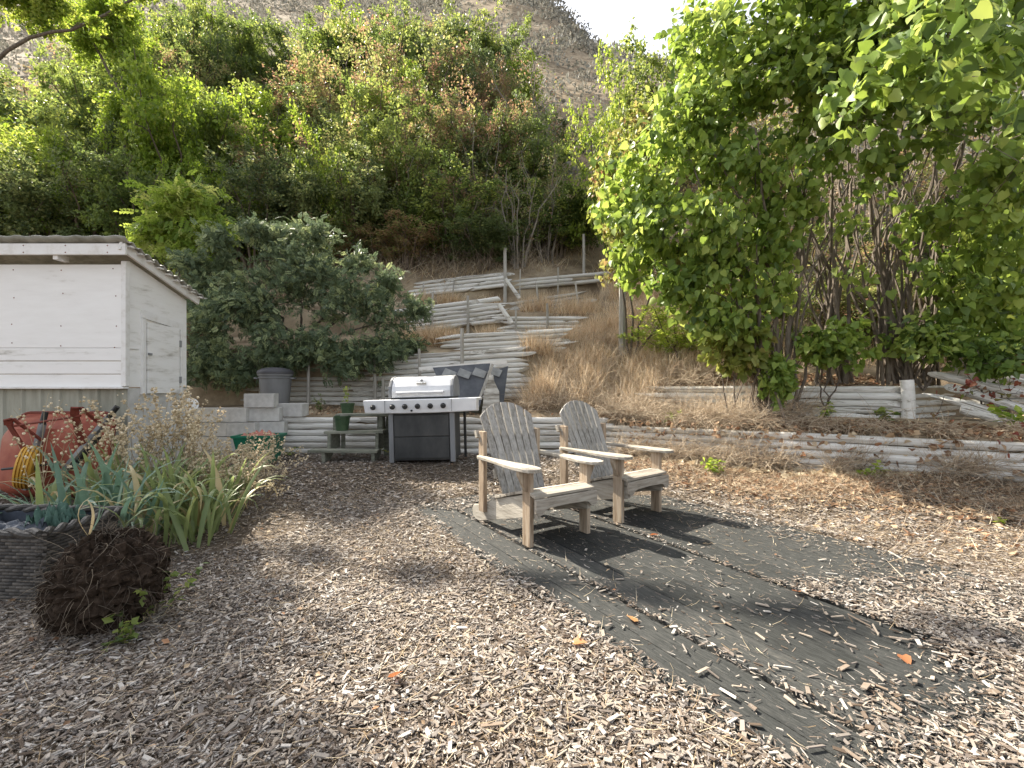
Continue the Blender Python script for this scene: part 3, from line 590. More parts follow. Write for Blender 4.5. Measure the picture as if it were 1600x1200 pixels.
for k, (x0, y0) in enumerate([(693, 575), (716, 575), (740, 574), (764, 572)]):
    quadslab('pale_tab', [at(x0 + 3, y0, 7.12), at(x0 + 21, y0 + 7, 7.1), at(x0 + 16, y0 + 17, 7.05), at(x0 - 3, y0 + 11, 7.06)], .008, m_grey, sc_o)
quadslab('pale_panel', [at(766, 582, 6.95), at(780, 612, 6.9), at(781, 650, 6.85), at(752, 652, 6.85), at(757, 612, 6.9)], .02, m_logdark, sc_o)
quadslab('edge_strip', [at(768, 568, 7.0), at(772, 570, 7.0), at(752, 620, 6.9), at(748, 620, 6.9)], .02, m_stake, sc_o)
quadslab('dark_flap', [at(770, 580, 7.1), at(794, 572, 7.15), at(785, 645, 6.95), at(779, 642, 6.95)], .012, m_darkpanel, sc_o)
MB().box((0, .15, .12), (.5, .06, .26)).build('base_plank', m_bench, sc_o)

# ------------------------------------------------------------------ wheelbarrow
wbx, wby = -4.55, 4.35; wbz = float(gz(wbx, wby))
wb = empty('wheelbarrow', (wbx, wby, wbz - .02), 0, 'red wheelbarrow with a yellow tyre tipped up against the shed', 'wheelbarrow', rot=(R(-7), 0, 0))
def rrect(w_, h_, r, n=6):
    o = []
    for cx, cz, a0 in ((w_ / 2 - r, h_ / 2 - r, 0), (-w_ / 2 + r, h_ / 2 - r, 90), (-w_ / 2 + r, -h_ / 2 + r, 180), (w_ / 2 - r, -h_ / 2 + r, 270)):
        o += [(cx + r * math.cos(R(a0 + 90 * i / (n - 1))), cz + r * math.sin(R(a0 + 90 * i / (n - 1)))) for i in range(n)]
    return o
# tray: rim towards the shed (+y), bottom towards the camera (-y)
mb = MB(); lv = []
for w_, h_, r, y, zc in ((.98, .86, .12, .20, .47), (.96, .84, .12, .19, .47), (.94, .83, .12, .19, .47), (.84, .74, .14, .06, .46), (.70, .62, .14, -.06, .44), (.62, .56, .12, -.085, .45), (.3, .3, .10, -.09, .45)):
    lv.append([(p[0], y, zc + p[1]) for p in rrect(w_, h_, r)])
n = len(lv[0]); mb.add([v for l in lv for v in l], [(i * n + j, (i + 1) * n + j, (i + 1) * n + (j + 1) % n, i * n + (j + 1) % n) for i in range(len(lv) - 1) for j in range(n)] + [tuple(range((len(lv) - 1) * n, len(lv) * n))])
mb.build('tray', m_red, wb, True)
MB().tube([(p[0], .20, .47 + p[1]) for p in rrect(.99, .87, .12)] + [(.495, .20, .80)], .014, 8).build('rim', m_redrust, wb, True)
wheel = empty('wheel', (.19, -.30, .38)); wheel.parent = wb; wheel.rotation_euler = (0, R(5), R(36)); wheel.scale = (1.15,) * 3
tp = []
for j in range(28):
    a = 2 * math.pi * j / 28; tp.append((0, .125 * math.cos(a), .125 * math.sin(a)))
tyre = MB(); prof = [(.085, -.042), (.12, -.05), (.152, -.047), (.163, -.034), (.151, -.030), (.151, -.027), (.167, -.024), (.168, -.013), (.155, -.011), (.155, -.008), (.170, -.005), (.170, .005), (.155, .008), (.155, .011), (.168, .013), (.167, .024), (.151, .027), (.151, .030), (.163, .034), (.152, .047), (.12, .05), (.085, .042)]
tyre.lathe(prof, 28, m=Matrix.Rotation(R(90), 4, 'Y')).build('tyre', m_yellow, wheel, True)
MB().lathe([(.02, -.05), (.03, -.04), (.08, -.035), (.086, -.04), (.086, .04), (.08, .035), (.03, .04), (.02, .05)], 20, m=Matrix.Rotation(R(90), 4, 'Y')).build('rim', m_black, wheel, True)
MB().tube([(-.04, -.30, .36), (.44, -.30, .41)], .011, 8).build('axle', m_knob, wb, True)
def bar(name, a, b, wd, th, m):
    a = Vector(a); b = Vector(b); d = (b - a); q = d.to_track_quat('Z', 'Y').to_matrix()
    return bevel(MB().box((a + b) / 2, (wd, th, d.length), q).build(name, m, wb), .004)
h1 = bar('handle', (.02, -.13, .16), (.10, -.13, .78), .045, .04, m_grey); h2 = bar('handle', (.33, -.13, .30), (.72, -.13, .84), .05, .04, m_grey)
MB().tube([(.70, -.13, .81), (.79, -.13, .94)], [.026, .024], 10).build('grip', m_knob, h2, True); MB().tube([(.098, -.13, .77), (.112, -.13, .89)], [.025, .023], 10).build('grip', m_knob, h1, True)
def strap(pts, name='leg'):
    mb = MB()
    for i in range(len(pts) - 1):
        a = Vector(pts[i]); b = Vector(pts[i + 1]); q = (b - a).to_track_quat('Z', 'X').to_matrix()
        mb.box((a + b) / 2, (.012, .06, (b - a).length + .012), q)
    return mb.build(name, m_redrust, wb)
strap([(.04, -.15, .46), (.0, -.33, .76), (.01, -.35, .80), (.05, -.35, .81), (.13, -.15, .62)])
strap([(.52, -.15, .58), (.60, -.35, .86), (.62, -.37, .91), (.67, -.37, .91), (.74, -.15, .72)])
MB().tube([(.02, -.32, .745), (.64, -.33, .84)], .010, 8).build('cross_rod', m_redrust, wb, True)
bar('strut', (.40, -.10, .36), (.62, -.10, .66), .05, .03, m_knob); bar('wheel_guard', (-.02, -.22, .19), (.36, -.20, .23), .035, .03, m_redrust)

# ------------------------------------------------------------------ basket, root ball
bk = empty('wicker_planter', (-2.79, 2.58, float(gz(-2.79, 2.58)) - .01), R(-4), 'square dark woven planter basket at the left edge', 'planter')
BW, BD, BH = .80, .44, .37
rows, C, Dd, Nn, S = 21, [], [], [], []
for wall in range(4):
    Lw = BW if wall % 2 == 0 else BD; nc = int(Lw / .042)
    ax = [(1, 0), (0, 1), (-1, 0), (0, -1)][wall]; nn = [(0, -1), (1, 0), (0, 1), (-1, 0)][wall]
    off = (BD if wall % 2 == 0 else BW) / 2
    for r_ in range(rows):
        for k in range(nc + 1):
            s = (k + (.5 if r_ % 2 else 0)) / nc - .5
            if abs(s) > .51: continue
            tp_ = 1 - .08 * (1 - r_ / rows)
            C.append((ax[0] * s * Lw * tp_ + nn[0] * off * tp_, ax[1] * s * Lw * tp_ + nn[1] * off * tp_, .012 + r_ * BH / rows)); Dd.append((*ax, 0)); Nn.append((*nn, 0)); S.append((.0155, .05 * rng.uniform(.9, 1.08), .006 * rng.uniform(.8, 1.4)))
PAD = ([(-.5, -.5, -.3), (.5, -.5, -.3), (.5, .5, -.3), (-.5, .5, -.3), (-.34, -.24, 1), (.34, -.24, 1), (.34, .24, 1), (-.34, .24, 1)], CHIP[1])
C = np.array(C); o = link('weave', scatter('weave', C, np.array(Dd, float), np.array(Nn, float), np.array(S), PAD, m_wick, smooth=True), bk); o['kind'] = 'stuff'
liner = MB().add([(sx_ * (a / 2), sy_ * (b / 2), z) for a, b, z in ((BW * .91, BD * .91, 0), (BW * .985, BD * .985, BH - .01), (BW * .93, BD * .9, BH - .01), (BW * .88, BD * .86, .15)) for sx_, sy_ in ((-1, -1), (1, -1), (1, 1), (-1, 1))],
                 [(i * 4 + j, i * 4 + (j + 1) % 4, i * 4 + 4 + (j + 1) % 4, i * 4 + 4 + j) for i in range(3) for j in range(4)] + [(12, 13, 14, 15)])
liner.build('liner', m_bag, bk)
for wall, (a, b) in enumerate([((-1, -1), (1, -1)), ((1, -1), (1, 1)), ((1, 1), (-1, 1)), ((-1, 1), (-1, -1))]):
    A = Vector((a[0] * BW / 2, a[1] * BD / 2, BH)); B = Vector((b[0] * BW / 2, b[1] * BD / 2, BH))
    for tw in range(2):
        path = [A.lerp(B, t / 24) + Vector(((a[1] != b[1]) * .016 * math.cos(t * .9 + tw * 3.14), (a[0] != b[0]) * .016 * math.cos(t * .9 + tw * 3.14), .012 * math.sin(t * .9 + tw * 3.14))) for t in range(25)]
        MB().tube(path, .017, 8).build('rim_braid', m_wickrim, bk, True)
tag(crumple('plastic_bag', 34, 26, .66, .42, .12, .24, .09, m_bag, None, bk.location, 11, 5), 'crumpled dark plastic bag lying in the woven planter', 'bag')
tag(crumple('green_netting', 24, 20, .22, .16, .10, .345, .05, m_comp_net if 'm_comp_net' in globals() else mat('green_net', [(.3, (.03, .07, .055)), (.7, (.10, .17, .13))], rough=.8, scale=30), None, (bk.location.x + .12, bk.location.y + .08, bk.location.z), 5, 8), 'scrap of dull green netting on top of the dark bag', 'netting')

rbx, rby = -1.93, 2.17; rbz = float(gz(rbx, rby))
mb = MB(); nu, nv = 80, 52; vv = []
for j in range(nv + 1):
    th = math.pi * j / nv
    for i in range(nu):
        ph = 2 * math.pi * i / nu
        d = Vector((math.sin(th) * math.cos(ph), math.sin(th) * math.sin(ph), math.cos(th)))
        sq = (abs(d.x) ** 2.25 + abs(d.y) ** 2.25 + abs(d.z) ** 2.25) ** (-1 / 2.25)
        r = sq * (1 + .10 * mnoise.fractal(d * 2.2, 1, 2, 4) + .10 * mnoise.noise(d * 7) + .09 * mnoise.noise(d * 17) + .05 * rng.normal())
        z = d.z * r * .225 + .20
        vv.append((d.x * r * (.225 - .03 * d.z), d.y * r * .18, max(z, -.02) + .10 * d.x * .25))
ff = [(j * nu + i, (j + 1) * nu + i, (j + 1) * nu + (i + 1) % nu, j * nu + (i + 1) % nu) for j in range(nv) for i in range(nu)]
rb = empty('root_ball', (rbx, rby, rbz), R(10), 'dark dug-up root ball of soil and roots in the left foreground', 'root ball')
MB().add(vv, ff).build('soil_clod', m_root, rb, True)

def arcs(name, P0, dirs, lens, rad, m, droop=.3, seg=6, sides=3, curl=.5, parent=None):
    """many thin bent stems as one mesh"""
    n = len(P0); V = np.zeros((n, seg + 1, sides, 3)); p = P0.copy(); d = nrm(dirs)
    rr = np.asarray(rad) * np.ones(n); k = rng.normal(0, curl, (n, 3))
    for s in range(seg + 1):
        a = nrm(np.cross(d, np.array([.31, .77, .55]))); b = np.cross(d, a)
        for j in range(sides):
            an = 2 * np.pi * j / sides
            V[:, s, j] = p + (a * np.cos(an) + b * np.sin(an)) * (rr * (1 - .75 * s / seg))[:, None]
        p = p + d * (np.asarray(lens) / seg)[:, None]
        d = nrm(d + k / seg + np.array([0, 0, -droop / seg]) + rng.normal(0, .10, (n, 3)))
    base = (np.arange(n) * (seg + 1) * sides)[:, None, None]
    s_, j_ = np.meshgrid(np.arange(seg), np.arange(sides), indexing='ij'); s_ = s_.ravel(); j_ = j_.ravel()
    q = np.stack([s_ * sides + j_, s_ * sides + (j_ + 1) % sides, (s_ + 1) * sides + (j_ + 1) % sides, (s_ + 1) * sides + j_], 1)
    Fc = (q[None] + base).reshape(-1, 4)
    me = np_mesh(name, V.reshape(-1, 3), Fc, m, np.repeat(rng.random(n), len(q)), True)
    return link(name, me, parent), p
rv = np.array(vv); sel = rng.integers(0, len(rv), 900); P0 = rv[sel]; dn = nrm(P0 - np.array([0, 0, .2]))
o, _ = arcs('roots', P0, dn * .5 + rng.normal(0, .6, (900, 3)) + [0, 0, -.5], rng.uniform(.05, .18, 900), .0012, m_rootlet, droop=1.5, curl=1.5, parent=rb); o['kind'] = 'stuff'
o, _ = arcs('thick_roots', P0[:26], dn[:26] + rng.normal(0, .5, (26, 3)), rng.uniform(.15, .35, 26), .003, m_rootlet, droop=2, curl=1.5, parent=rb)
o['kind'] = 'stuff'

# ------------------------------------------------------------------ iris plants and dried flowers
def iris_leaf(seed, bend, wd):
    r = random.Random(seed); n = 9; V = []; Fq = []
    th = R(6); p = Vector((0, 0, 0)); tw = r.uniform(-.5, .5)
    for i in range(n):
        t = i / (n - 1); wv = wd * (.55 + .9 * t - 1.45 * t ** 2.2 + .0) if t < .98 else 0.001
        wv = wd * min(1, .6 + 1.2 * t) * (1 - t ** 3) + .0008
        sdx = Vector((math.cos(tw * t), math.sin(tw * t) * .6, 0)); nn = Vector((0, math.cos(th), -math.sin(th)))
        V += [p - sdx * wv + nn * wv * .18, p - nn * wv * .1, p + sdx * wv + nn * wv * .18]
        p = p + Vector((0, math.sin(th), math.cos(th))) / (n - 1); th += bend * (1.6 * t + .05) / (n - 1) * 2
    for i in range(n - 1):
        for j in (0, 1): Fq.append((i * 3 + j, i * 3 + j + 1, i * 3 + j + 4, i * 3 + j + 3))
    return MB().add(V, Fq)
BEND = [.1, .25, .45, .7, 1.0, 1.35, 1.7, 2.1]
IL = {m.name: [iris_leaf(i, b, w_).mesh('iris_leaf', m, True) for i, (b, w_) in enumerate(zip(BEND, [.032, .034, .036, .034, .032, .03, .028, .026]))] for m in (l_iris, l_irisblue, l_irisdry)}
iris_spots = [  # px, D, leaves, length, bluish, label
    (205, 3.0, 16, .52, 1, 'bluish iris fan right behind the root ball'), (290, 3.1, 15, .50, 0, 'arching iris with drooping leaves right of the root ball'),
    (335, 3.45, 15, .46, 0, 'yellowing iris at the path edge of the flower bed'), (250, 3.35, 16, .54, 0, 'tall green iris in the middle of the flower bed'),
    (160, 3.2, 15, .55, 1, 'iris clump just behind the woven planter corner'), (105, 3.3, 14, .55, 1, 'iris clump in front of the wheelbarrow tyre'),
    (80, 3.6, 12, .5, 0, 'iris clump at the foot of the wheelbarrow tray'), (180, 3.7, 15, .55, 0, 'iris below the tall dried stalks near the wheelbarrow handle'),
    (230, 3.85, 14, .52, 0, 'iris half hidden by dried seed heads in the bed'), (300, 3.8, 14, .5, 0, 'iris under the beige sprawling stalks'),
    (355, 3.8, 12, .42, 0, 'small iris at the far right of the bed'), (135, 3.95, 12, .55, 1, 'iris at the back by the shed skirting'), (270, 3.55, 14, .5, 0, 'pale iris between the arching ones'), (320, 3.25, 10, .40, 0, 'low floppy iris nearest the path')]
for (xx, D, nl, ln, blue, lb) in iris_spots:
    cx = X(xx, D); root = empty('iris_plant', (cx, D, float(gz(cx, D)) - .01), 0, lb, 'iris', 'iris plants in the flower bed')
    fan = random.uniform(0, 3.14)
    for k in range(int(nl * 1.9)):
        q = random.random(); dry = q < .16
        mt_ = l_irisdry if dry else (l_irisblue if (blue and random.random() < .75) else l_iris)
        bi = min(7, int(abs(random.gauss(5.0 if not dry else 6.5, 2.0)))); L_ = ln * random.uniform(.8, 1.5)
        link('leaf', IL[mt_.name][bi], root, (random.gauss(0, .07), random.gauss(0, .07), 0), (random.uniform(-.45, .1), random.uniform(-.2, .2), random.uniform(0, 6.283)), (L_ * random.uniform(.75, 1.15), L_, L_))
# single leaf falling over the root ball
lf = empty('iris_leaves', (rbx - .06, rby - .03, rbz + .43), 0, 'blue-green iris leaves flopping down over the root ball', 'iris leaf')
for a, s_ in ((2.2, .36), (2.6, .26), (-.6, .24), (1.2, .22)): link('leaf', IL[l_irisblue.name if a > 1.5 else l_irisdry.name][6], lf, (0, 0, -.01), (.55, 0, a), (s_ * 1.1, s_, s_))

SEEDT = ([(0, 0, -.5), (.5, 0, 0), (0, .5, 0), (-.5, 0, 0), (0, -.5, 0), (0, 0, .5)], [(0, 2, 1), (0, 3, 2), (0, 4, 3), (0, 1, 4), (5, 1, 2), (5, 2, 3), (5, 3, 4), (5, 4, 1)])
def dried_plant(x, D, nst, h, spread, lean, nseed, ssize, label, grp='dried flower plants in the bed'):
    cx = X(x, D); z0 = float(gz(cx, D)); root = empty('dried_flower', (cx, D, z0 - .01), 0, label, 'dried flower', grp)
    h *= 1.08; nseed = int(nseed * 2.2); ssize *= 1.35; nst = int(nst * 1.4)
    P0 = np.stack([rng.normal(0, spread * .35, nst), rng.normal(0, spread * .35, nst), np.zeros(nst)], 1)
    dirs = np.stack([rng.normal(lean[0], spread, nst), rng.normal(lean[1], spread, nst), np.ones(nst)], 1)
    ln = h * rng.uniform(.7, 1.08, nst)
    st0 = rng.bit_generator.state
    o, tip = arcs('stalks', P0, dirs, ln, .0042, m_stalk_r, droop=.15, curl=.25, seg=7, parent=root)
    # seed heads scattered back along the stems
    me = o.data; co = np.zeros(len(me.vertices) * 3); me.vertices.foreach_get('co', co); co = co.reshape(nst, 8, 3, 3).mean(2)
    ii = rng.integers(0, nst, nseed); tt = 7 - np.abs(rng.normal(0, 1.5, nseed)); tt = np.clip(tt, 2.5, 6.99); a = tt.astype(int); f = (tt - a)[:, None]
    C = co[ii, a] * (1 - f) + co[ii, a + 1] * f + rng.normal(0, .014, (nseed, 3))
    so = link('seed_heads', scatter('seed_heads', C, rng.normal(0, 1, (nseed, 3)), rng.normal(0, 1, (nseed, 3)), rng.uniform(.5, 1.25, nseed) * ssize, SEEDT, m_seed, smooth=False), root); so['kind'] = 'stuff'
m_stalk_r = mat('dry_stalk_r', [(0, (.27, .20, .11)), (1, (.46, .38, .25))], rough=.8, use_rnd=True)
for a in [(215, 3.75, 16, .98, .10, (.02, 0), 260, .018, 'tall dried flower stalks in front of the shed corner'), (250, 4.0, 18, 1.02, .12, (.08, 0), 320, .018, 'densest beige dried seed heads below the shed door'),
          (285, 4.1, 14, .98, .10, (.15, 0), 220, .018, 'dried stalks leaning towards the block wall'), (190, 3.6, 9, .95, .08, (.0, 0), 110, .017, 'dried seed heads left of the shed corner'),
          (128, 3.5, 4, 1.0, .05, (.0, 0), 26, .018, 'sparse tall stalk in front of the red wheelbarrow strap'), (90, 3.5, 4, .92, .06, (-.02, 0), 20, .016, 'thin stalks crossing the wheelbarrow tray'),
          (60, 3.55, 4, .96, .05, (-.03, 0), 18, .016, 'thin stalks beside the yellow tyre'),
          (320, 4.2, 40, .62, .42, (.45, -.2), 560, .015, 'sprawling beige catmint spilling towards the plant stand'), (350, 4.5, 36, .62, .4, (.5, -.1), 460, .015, 'sprawling beige catmint below the block wall'),
          (345, 4.0, 34, .5, .45, (.35, -.3), 420, .014, 'low pale sprawl of dried stems at the path'), (372, 4.9, 26, .6, .4, (.5, 0), 320, .015, 'dried pale sprigs in front of the green tub')]:
    dried_plant(*a)
def weed(x, y, D, n, h, label, m=None, ls=.05):
    c = px(x, y, D); g = float(gz(c.x, D)) if D < 5.5 and y > 660 else float(max(hill_z(c.x, D), gz(c.x, D)))
    root = empty('weed', (c.x, D, g - .01), 0, label, 'weed', 'green weeds on the ground')
    ns = max(3, n // 14); P0 = rng.normal(0, .02, (ns, 3)) * [1, 1, 0]
    o, tip = arcs('stems', P0, np.stack([rng.normal(0, .35, ns), rng.normal(0, .35, ns), np.ones(ns)], 1), h * rng.uniform(.6, 1.1, ns), .003, m_stalk_r, seg=7, parent=root)
    co = np.zeros(len(o.data.vertices) * 3); o.data.vertices.foreach_get('co', co); co = co.reshape(ns, 8, 3, 3).mean(2)
    ii = rng.integers(0, ns, n); aa = rng.integers(2, 8, n); C = co[ii, aa] + rng.normal(0, .008, (n, 3))
    dd = rng.normal(0, 1, (n, 3)); dd[:, 2] *= .4
    link('leaves', scatter('leaves', C, dd, rng.normal(0, .5, (n, 3)) + [0, 0, 1], rng.uniform(.6, 1.2, n) * ls, LEAF4, m or l_mid), root)
for a in [(237, 990, 2.2, 90, .30, 'green leafy weed growing at the right side of the root ball', l_mid, .045), (200, 1010, 2.0, 60, .12, 'low weed at the foot of the root ball', l_mid, .04),
          (1115, 720, 5.3, 70, .24, 'bright green weed at the low wall right of the chairs', l_bright, .075), (1372, 738, 4.75, 40, .18, 'bright creeper leaves on the pale log wall', l_bright, .085),
          (1555, 830, 3.6, 22, .07, 'tiny lime green seedling in the leaf litter', l_bright, .05), (455, 702, 6.35, 60, .16, 'small green weed beside the plant stand foot', l_mid, .045),
          (620, 705, 6.1, 50, .25, 'grassy weed between the stand and the grill', l_olive, .05), (500, 640, 7.2, 90, .3, 'bushy weed on the terrace behind the cinder block', l_dark, .05),
          (1290, 655, 5.9, 50, .22, 'creeper leaves below the lilac bed wall', l_bright, .08), (1580, 610, 4.9, 40, .34, 'large-leaved green shoot in front of the tumbled logs', l_bright, .11),
          (1380, 655, 5.5, 40, .16, 'greyish creeper at the foot of the corner post', l_mid, .09), (1040, 645, 6.3, 50, .3, 'green shoot in the dead brush above the chairs', l_bright, .06)]:
    weed(*a)

# ------------------------------------------------------------------ trees and shrubs
def grow(seed, stems, clusters, r_tip=.004, twig_k=.010, sides=5):
    """stems: list of (points, r0, r1); clusters: (n,3). returns tube mesh builder"""
    r = random.Random(seed); mb = MB(); NP = []; NR = []
    for pts, r0, r1 in stems:
        k = len(pts); rad = [r0 + (r1 - r0) * i / (k - 1) for i in range(k)]
        mb.tube(pts, rad, 8 if r0 > .03 else sides)
        for i in range(k):
            if i >= k * .25: NP.append(tuple(pts[i])); NR.append(rad[i])
    NP = np.array(NP); NR = np.array(NR); c0 = NP.mean(0) * [1, 1, 0]
    for c in clusters[np.argsort(np.linalg.norm(clusters - c0, axis=1))]:
        dv = NP - c; dist = np.linalg.norm(dv, axis=1) + np.maximum(dv[:, 2], 0) * 1.5 + rng.random(len(NP)) * .15
        i = int(np.argmin(dist)); a = Vector(NP[i]); b = Vector(c); L_ = (b - a).length
        if L_ < .04: continue
        r0 = min(NR[i] * .8, .006 + twig_k * L_); 
        m1 = a.lerp(b, .35) + Vector((r.gauss(0, .07), r.gauss(0, .07), abs(r.gauss(.06, .05)))) * L_
        m2 = a.lerp(b, .7) + Vector((r.gauss(0, .06), r.gauss(0, .06), abs(r.gauss(.06, .05)))) * L_
        mb.tube([a, m1, m2, b], [r0, r0 * .8, r0 * .6, r_tip], sides if r0 > .008 else 3, cap=False)
        NP = np.vstack([NP, [tuple(m1), tuple(m2), tuple(b)]]); NR = np.append(NR, [r0 * .8, r0 * .6, r_tip * 1.3])
    return mb
def in_ells(n, ells, shell=.55):
    out = []
    vol = np.array([e[1][0] * e[1][1] * e[1][2] for e in ells]); vol = vol / vol.sum()
    for (c, rad), v in zip(ells, vol):
        k = max(1, int(n * v)); d = nrm(rng.normal(0, 1, (k, 3))); rr = (shell + (1 - shell) * rng.random(k)) * (rng.random(k) ** .25)
        out.append(np.array(c) + d * rr[:, None] * np.array(rad))
    return np.vstack(out)
def leaves_at(cl, per, sig, size, tmpl, m, name='crown', up=.6, droop=.35, center=None, keep=None):
    n = len(cl); cnt = rng.poisson(per * rng.uniform(.35, 1.7, n)); ii = np.repeat(np.arange(n), cnt)
    bd_ = nrm(nrm(cl - (cl.mean(0) if center is None else np.array(center))) * .6 + rng.normal(0, .8, cl.shape) + [0, 0, .25])[ii]
    C = cl[ii] + bd_ * rng.uniform(-1.6, 1.5, (len(ii), 1)) * sig + rng.normal(0, .42, (len(ii), 3)) * sig
    out = nrm(cl - (cl.mean(0) if center is None else np.array(center)))[ii]
    D = out * .5 + rng.normal(0, .75, C.shape) + [0, 0, -droop]; N = out * .4 + rng.normal(0, .6, C.shape) + [0, 0, up]
    S = rng.uniform(.6, 1.25, len(ii)) * size
    base = rng.random(n)[ii]; rnd = np.clip(base * .55 + rng.random(len(ii)) * .45, 0, .999)
    return C, D, N, S, rnd
def stems_multi(seed, n, h, spread, r0, wig=.05, base=.15):
    r = random.Random(seed); out = []
    for k in range(n):
        a = 2 * math.pi * k / n + r.uniform(-.5, .5); sp_ = spread * r.uniform(.4, 1.0); hh = h * r.uniform(.65, 1.0); pts = []
        for i in range(9):
            t = i / 8; rr = base * r.uniform(.8, 1.2) + sp_ * t ** 1.4
            pts.append(Vector((math.cos(a) * rr + r.gauss(0, wig) * t, math.sin(a) * rr + r.gauss(0, wig) * t, hh * t - (.15 if i == 0 else 0))))
        out.append((pts, r0 * r.uniform(.7, 1.1), r0 * .18))
    return out

VAR = []
def variant(seed, m_leaf, nleaf, lsize, nclus=230, twig=None, sides=4, tall=1.0, low=.12, tmpl=LEAF4, sig=.085):
    """unit shrub: about 2 m wide, height 1 (scaled when placed)"""
    st_ = stems_multi(seed, 13, 1.85, .78, .024)
    cl = []
    for _ in range(nclus):
        P = st_[random.Random(seed * 999 + _).randrange(len(st_))][0]; t = rng.uniform(.22, 1) ** .8 * 8; j = min(int(t), 7)
        q = P[j].lerp(P[j + 1], t - j); cl.append(np.array(q) + rng.normal(0, 1, 3) * np.array([.17, .17, .12]) * (1.35 - t / 16))
    cl = np.array(cl); cl[:, 2] = np.clip(cl[:, 2], .1, 2.1)
    trunk = grow(seed, st_, cl, r_tip=.003, sides=sides).mesh('trunk', twig or m_twig, True)
    C, D, N, S, rd = leaves_at(cl, nleaf / len(cl), sig, lsize, tmpl, m_leaf, center=(0, 0, .7))
    crown = scatter('crown', C, D, N, S, tmpl, m_leaf, rd)
    VAR.append((trunk, crown)); return len(VAR) - 1
v_bright = variant(1, l_bright, 15000, .055); v_mid = variant(2, l_mid, 16000, .055); v_dark = variant(3, l_dark, 16000, .052)
v_olive = variant(4, l_olive, 13000, .045, 250); v_rust = variant(5, l_rust, 8000, .045, 230); v_bare = variant(6, l_olive, 2600, .04, 300, m_twiggrey)
v_mid2 = variant(7, l_mid, 14000, .055); v_olive2 = variant(8, l_olive, 14000, .042, 250); v_bright2 = variant(9, l_bright, 12000, .05)
VN = {v_bright: 'bright', v_mid: 'mid', v_dark: 'dark', v_olive: 'olive', v_rust: 'rust', v_bare: 'bare', v_mid2: 'mid', v_olive2: 'olive', v_bright2: 'bright'}
def place(v, x, D, ytop, wpx, label, name='hillside_shrub', cat='shrub', ybase=None):
    cx = X(x, D); zb_ = float(hill_z(cx, D)); zt = Z(ytop, D); h = max(zt - zb_, .8); wd = wpx / F * D
    root = empty(name, (cx, D, zb_ - .05), random.uniform(0, 6.28), label, cat, 'shrubs and small trees on the slope')
    root.scale = (wd / 1.9, wd / 1.9, h / 1.98)
    link('trunk', VAR[v][0], root); link('crown', VAR[v][1], root)
for a in [(v_bright, 285, 13.5, 88, 200, 'tall sunlit yellow-green tree above the shed door'), (v_mid, 185, 16, 75, 190, 'green tree rising behind the shed roof corner'),
          (v_bright2, 60, 15, 165, 210, 'yellow-green shrub at the far left above the shed roof'), (v_dark, 125, 12.5, 235, 200, 'dark green shrub just over the middle of the shed roof'),
          (v_dark, 5, 12, 275, 200, 'dark shrub over the left end of the shed roof'), (v_mid2, 35, 19, 120, 150, 'green hillside shrub at the upper left corner'),
          (v_bright, 375, 15, 150, 170, 'sunlit shrub right of the tall yellow-green tree'), (v_dark, 400, 12.8, 250, 190, 'dark shrub behind the yellow-green sapling'),
          (v_rust, 470, 19, 130, 150, 'reddish brown shrub below the bare hill gap'), (v_olive, 455, 14.5, 215, 190, 'olive twiggy shrub behind the dark compound-leaved bush'),
          (v_olive2, 560, 18, 80, 190, 'tall olive shrub left of centre under the hill'), (v_olive, 645, 20, 62, 190, 'tall brownish olive shrub near the centre top'),
          (v_dark, 735, 21, 58, 150, 'tall dark green tree at the centre top'), (v_mid, 705, 16, 150, 150, 'green tree in front of the tall dark one'),
          (v_dark, 540, 13.3, 275, 200, 'dark shadowy shrub above the compound-leaved bush'), (v_olive2, 620, 14.5, 215, 190, 'olive shrub in the middle of the thicket'),
          (v_mid2, 700, 13.4, 285, 190, 'green shrub above the topmost log wall'), (v_bare, 835, 17.5, 95, 170, 'nearly bare grey shrub against the pale hillside'),
          (v_mid, 785, 15, 235, 150, 'green shrub left of the bare grey shrub'), (v_mid2, 855, 13.6, 292, 150, 'dark green shrub above the right part of the topmost wall'),
          (v_olive, 640, 12.9, 345, 170, 'low olive shrub directly above the left topmost wall'), (v_dark, 760, 12.9, 335, 150, 'low dark shrub beside the tall pale post'),
          (v_bright2, 965, 12.5, 110, 160, 'yellow-green tree left of the big lilac'), (v_mid, 1060, 17, 50, 200, 'green tree behind the lilac with sky above'),
          (v_olive2, 1170, 14, 130, 220, 'olive shrub seen through the lilac stems'), (v_bare, 1330, 13, 190, 260, 'grey bare shrub seen between the lilac trunks'), (v_olive, 1480, 13, 200, 260, 'olive shrub behind the right lilac trunks'),
          (v_dark, 1620, 11, 240, 260, 'dark shrub behind the lilac at the right edge'), (v_olive, 520, 12.7, 345, 140, 'low brown shrub behind the dark bush'), (v_dark, 905, 14.2, 300, 110, 'dark shrub filling the gully beside the grey fence post'),
          (v_bare, 600, 24, 90, 150, 'bare twiggy shrub high on the hill'), (v_mid2, 230, 12.2, 225, 170, 'green shrub between the shed roof and the sapling'),
          (v_dark, 330, 10.4, 445, 110, 'dark undergrowth between the shed and the compound bush'), (v_rust, 300, 8.2, 500, 70, 'brown twiggy undergrowth at the shed back corner')]:
    place(*a)

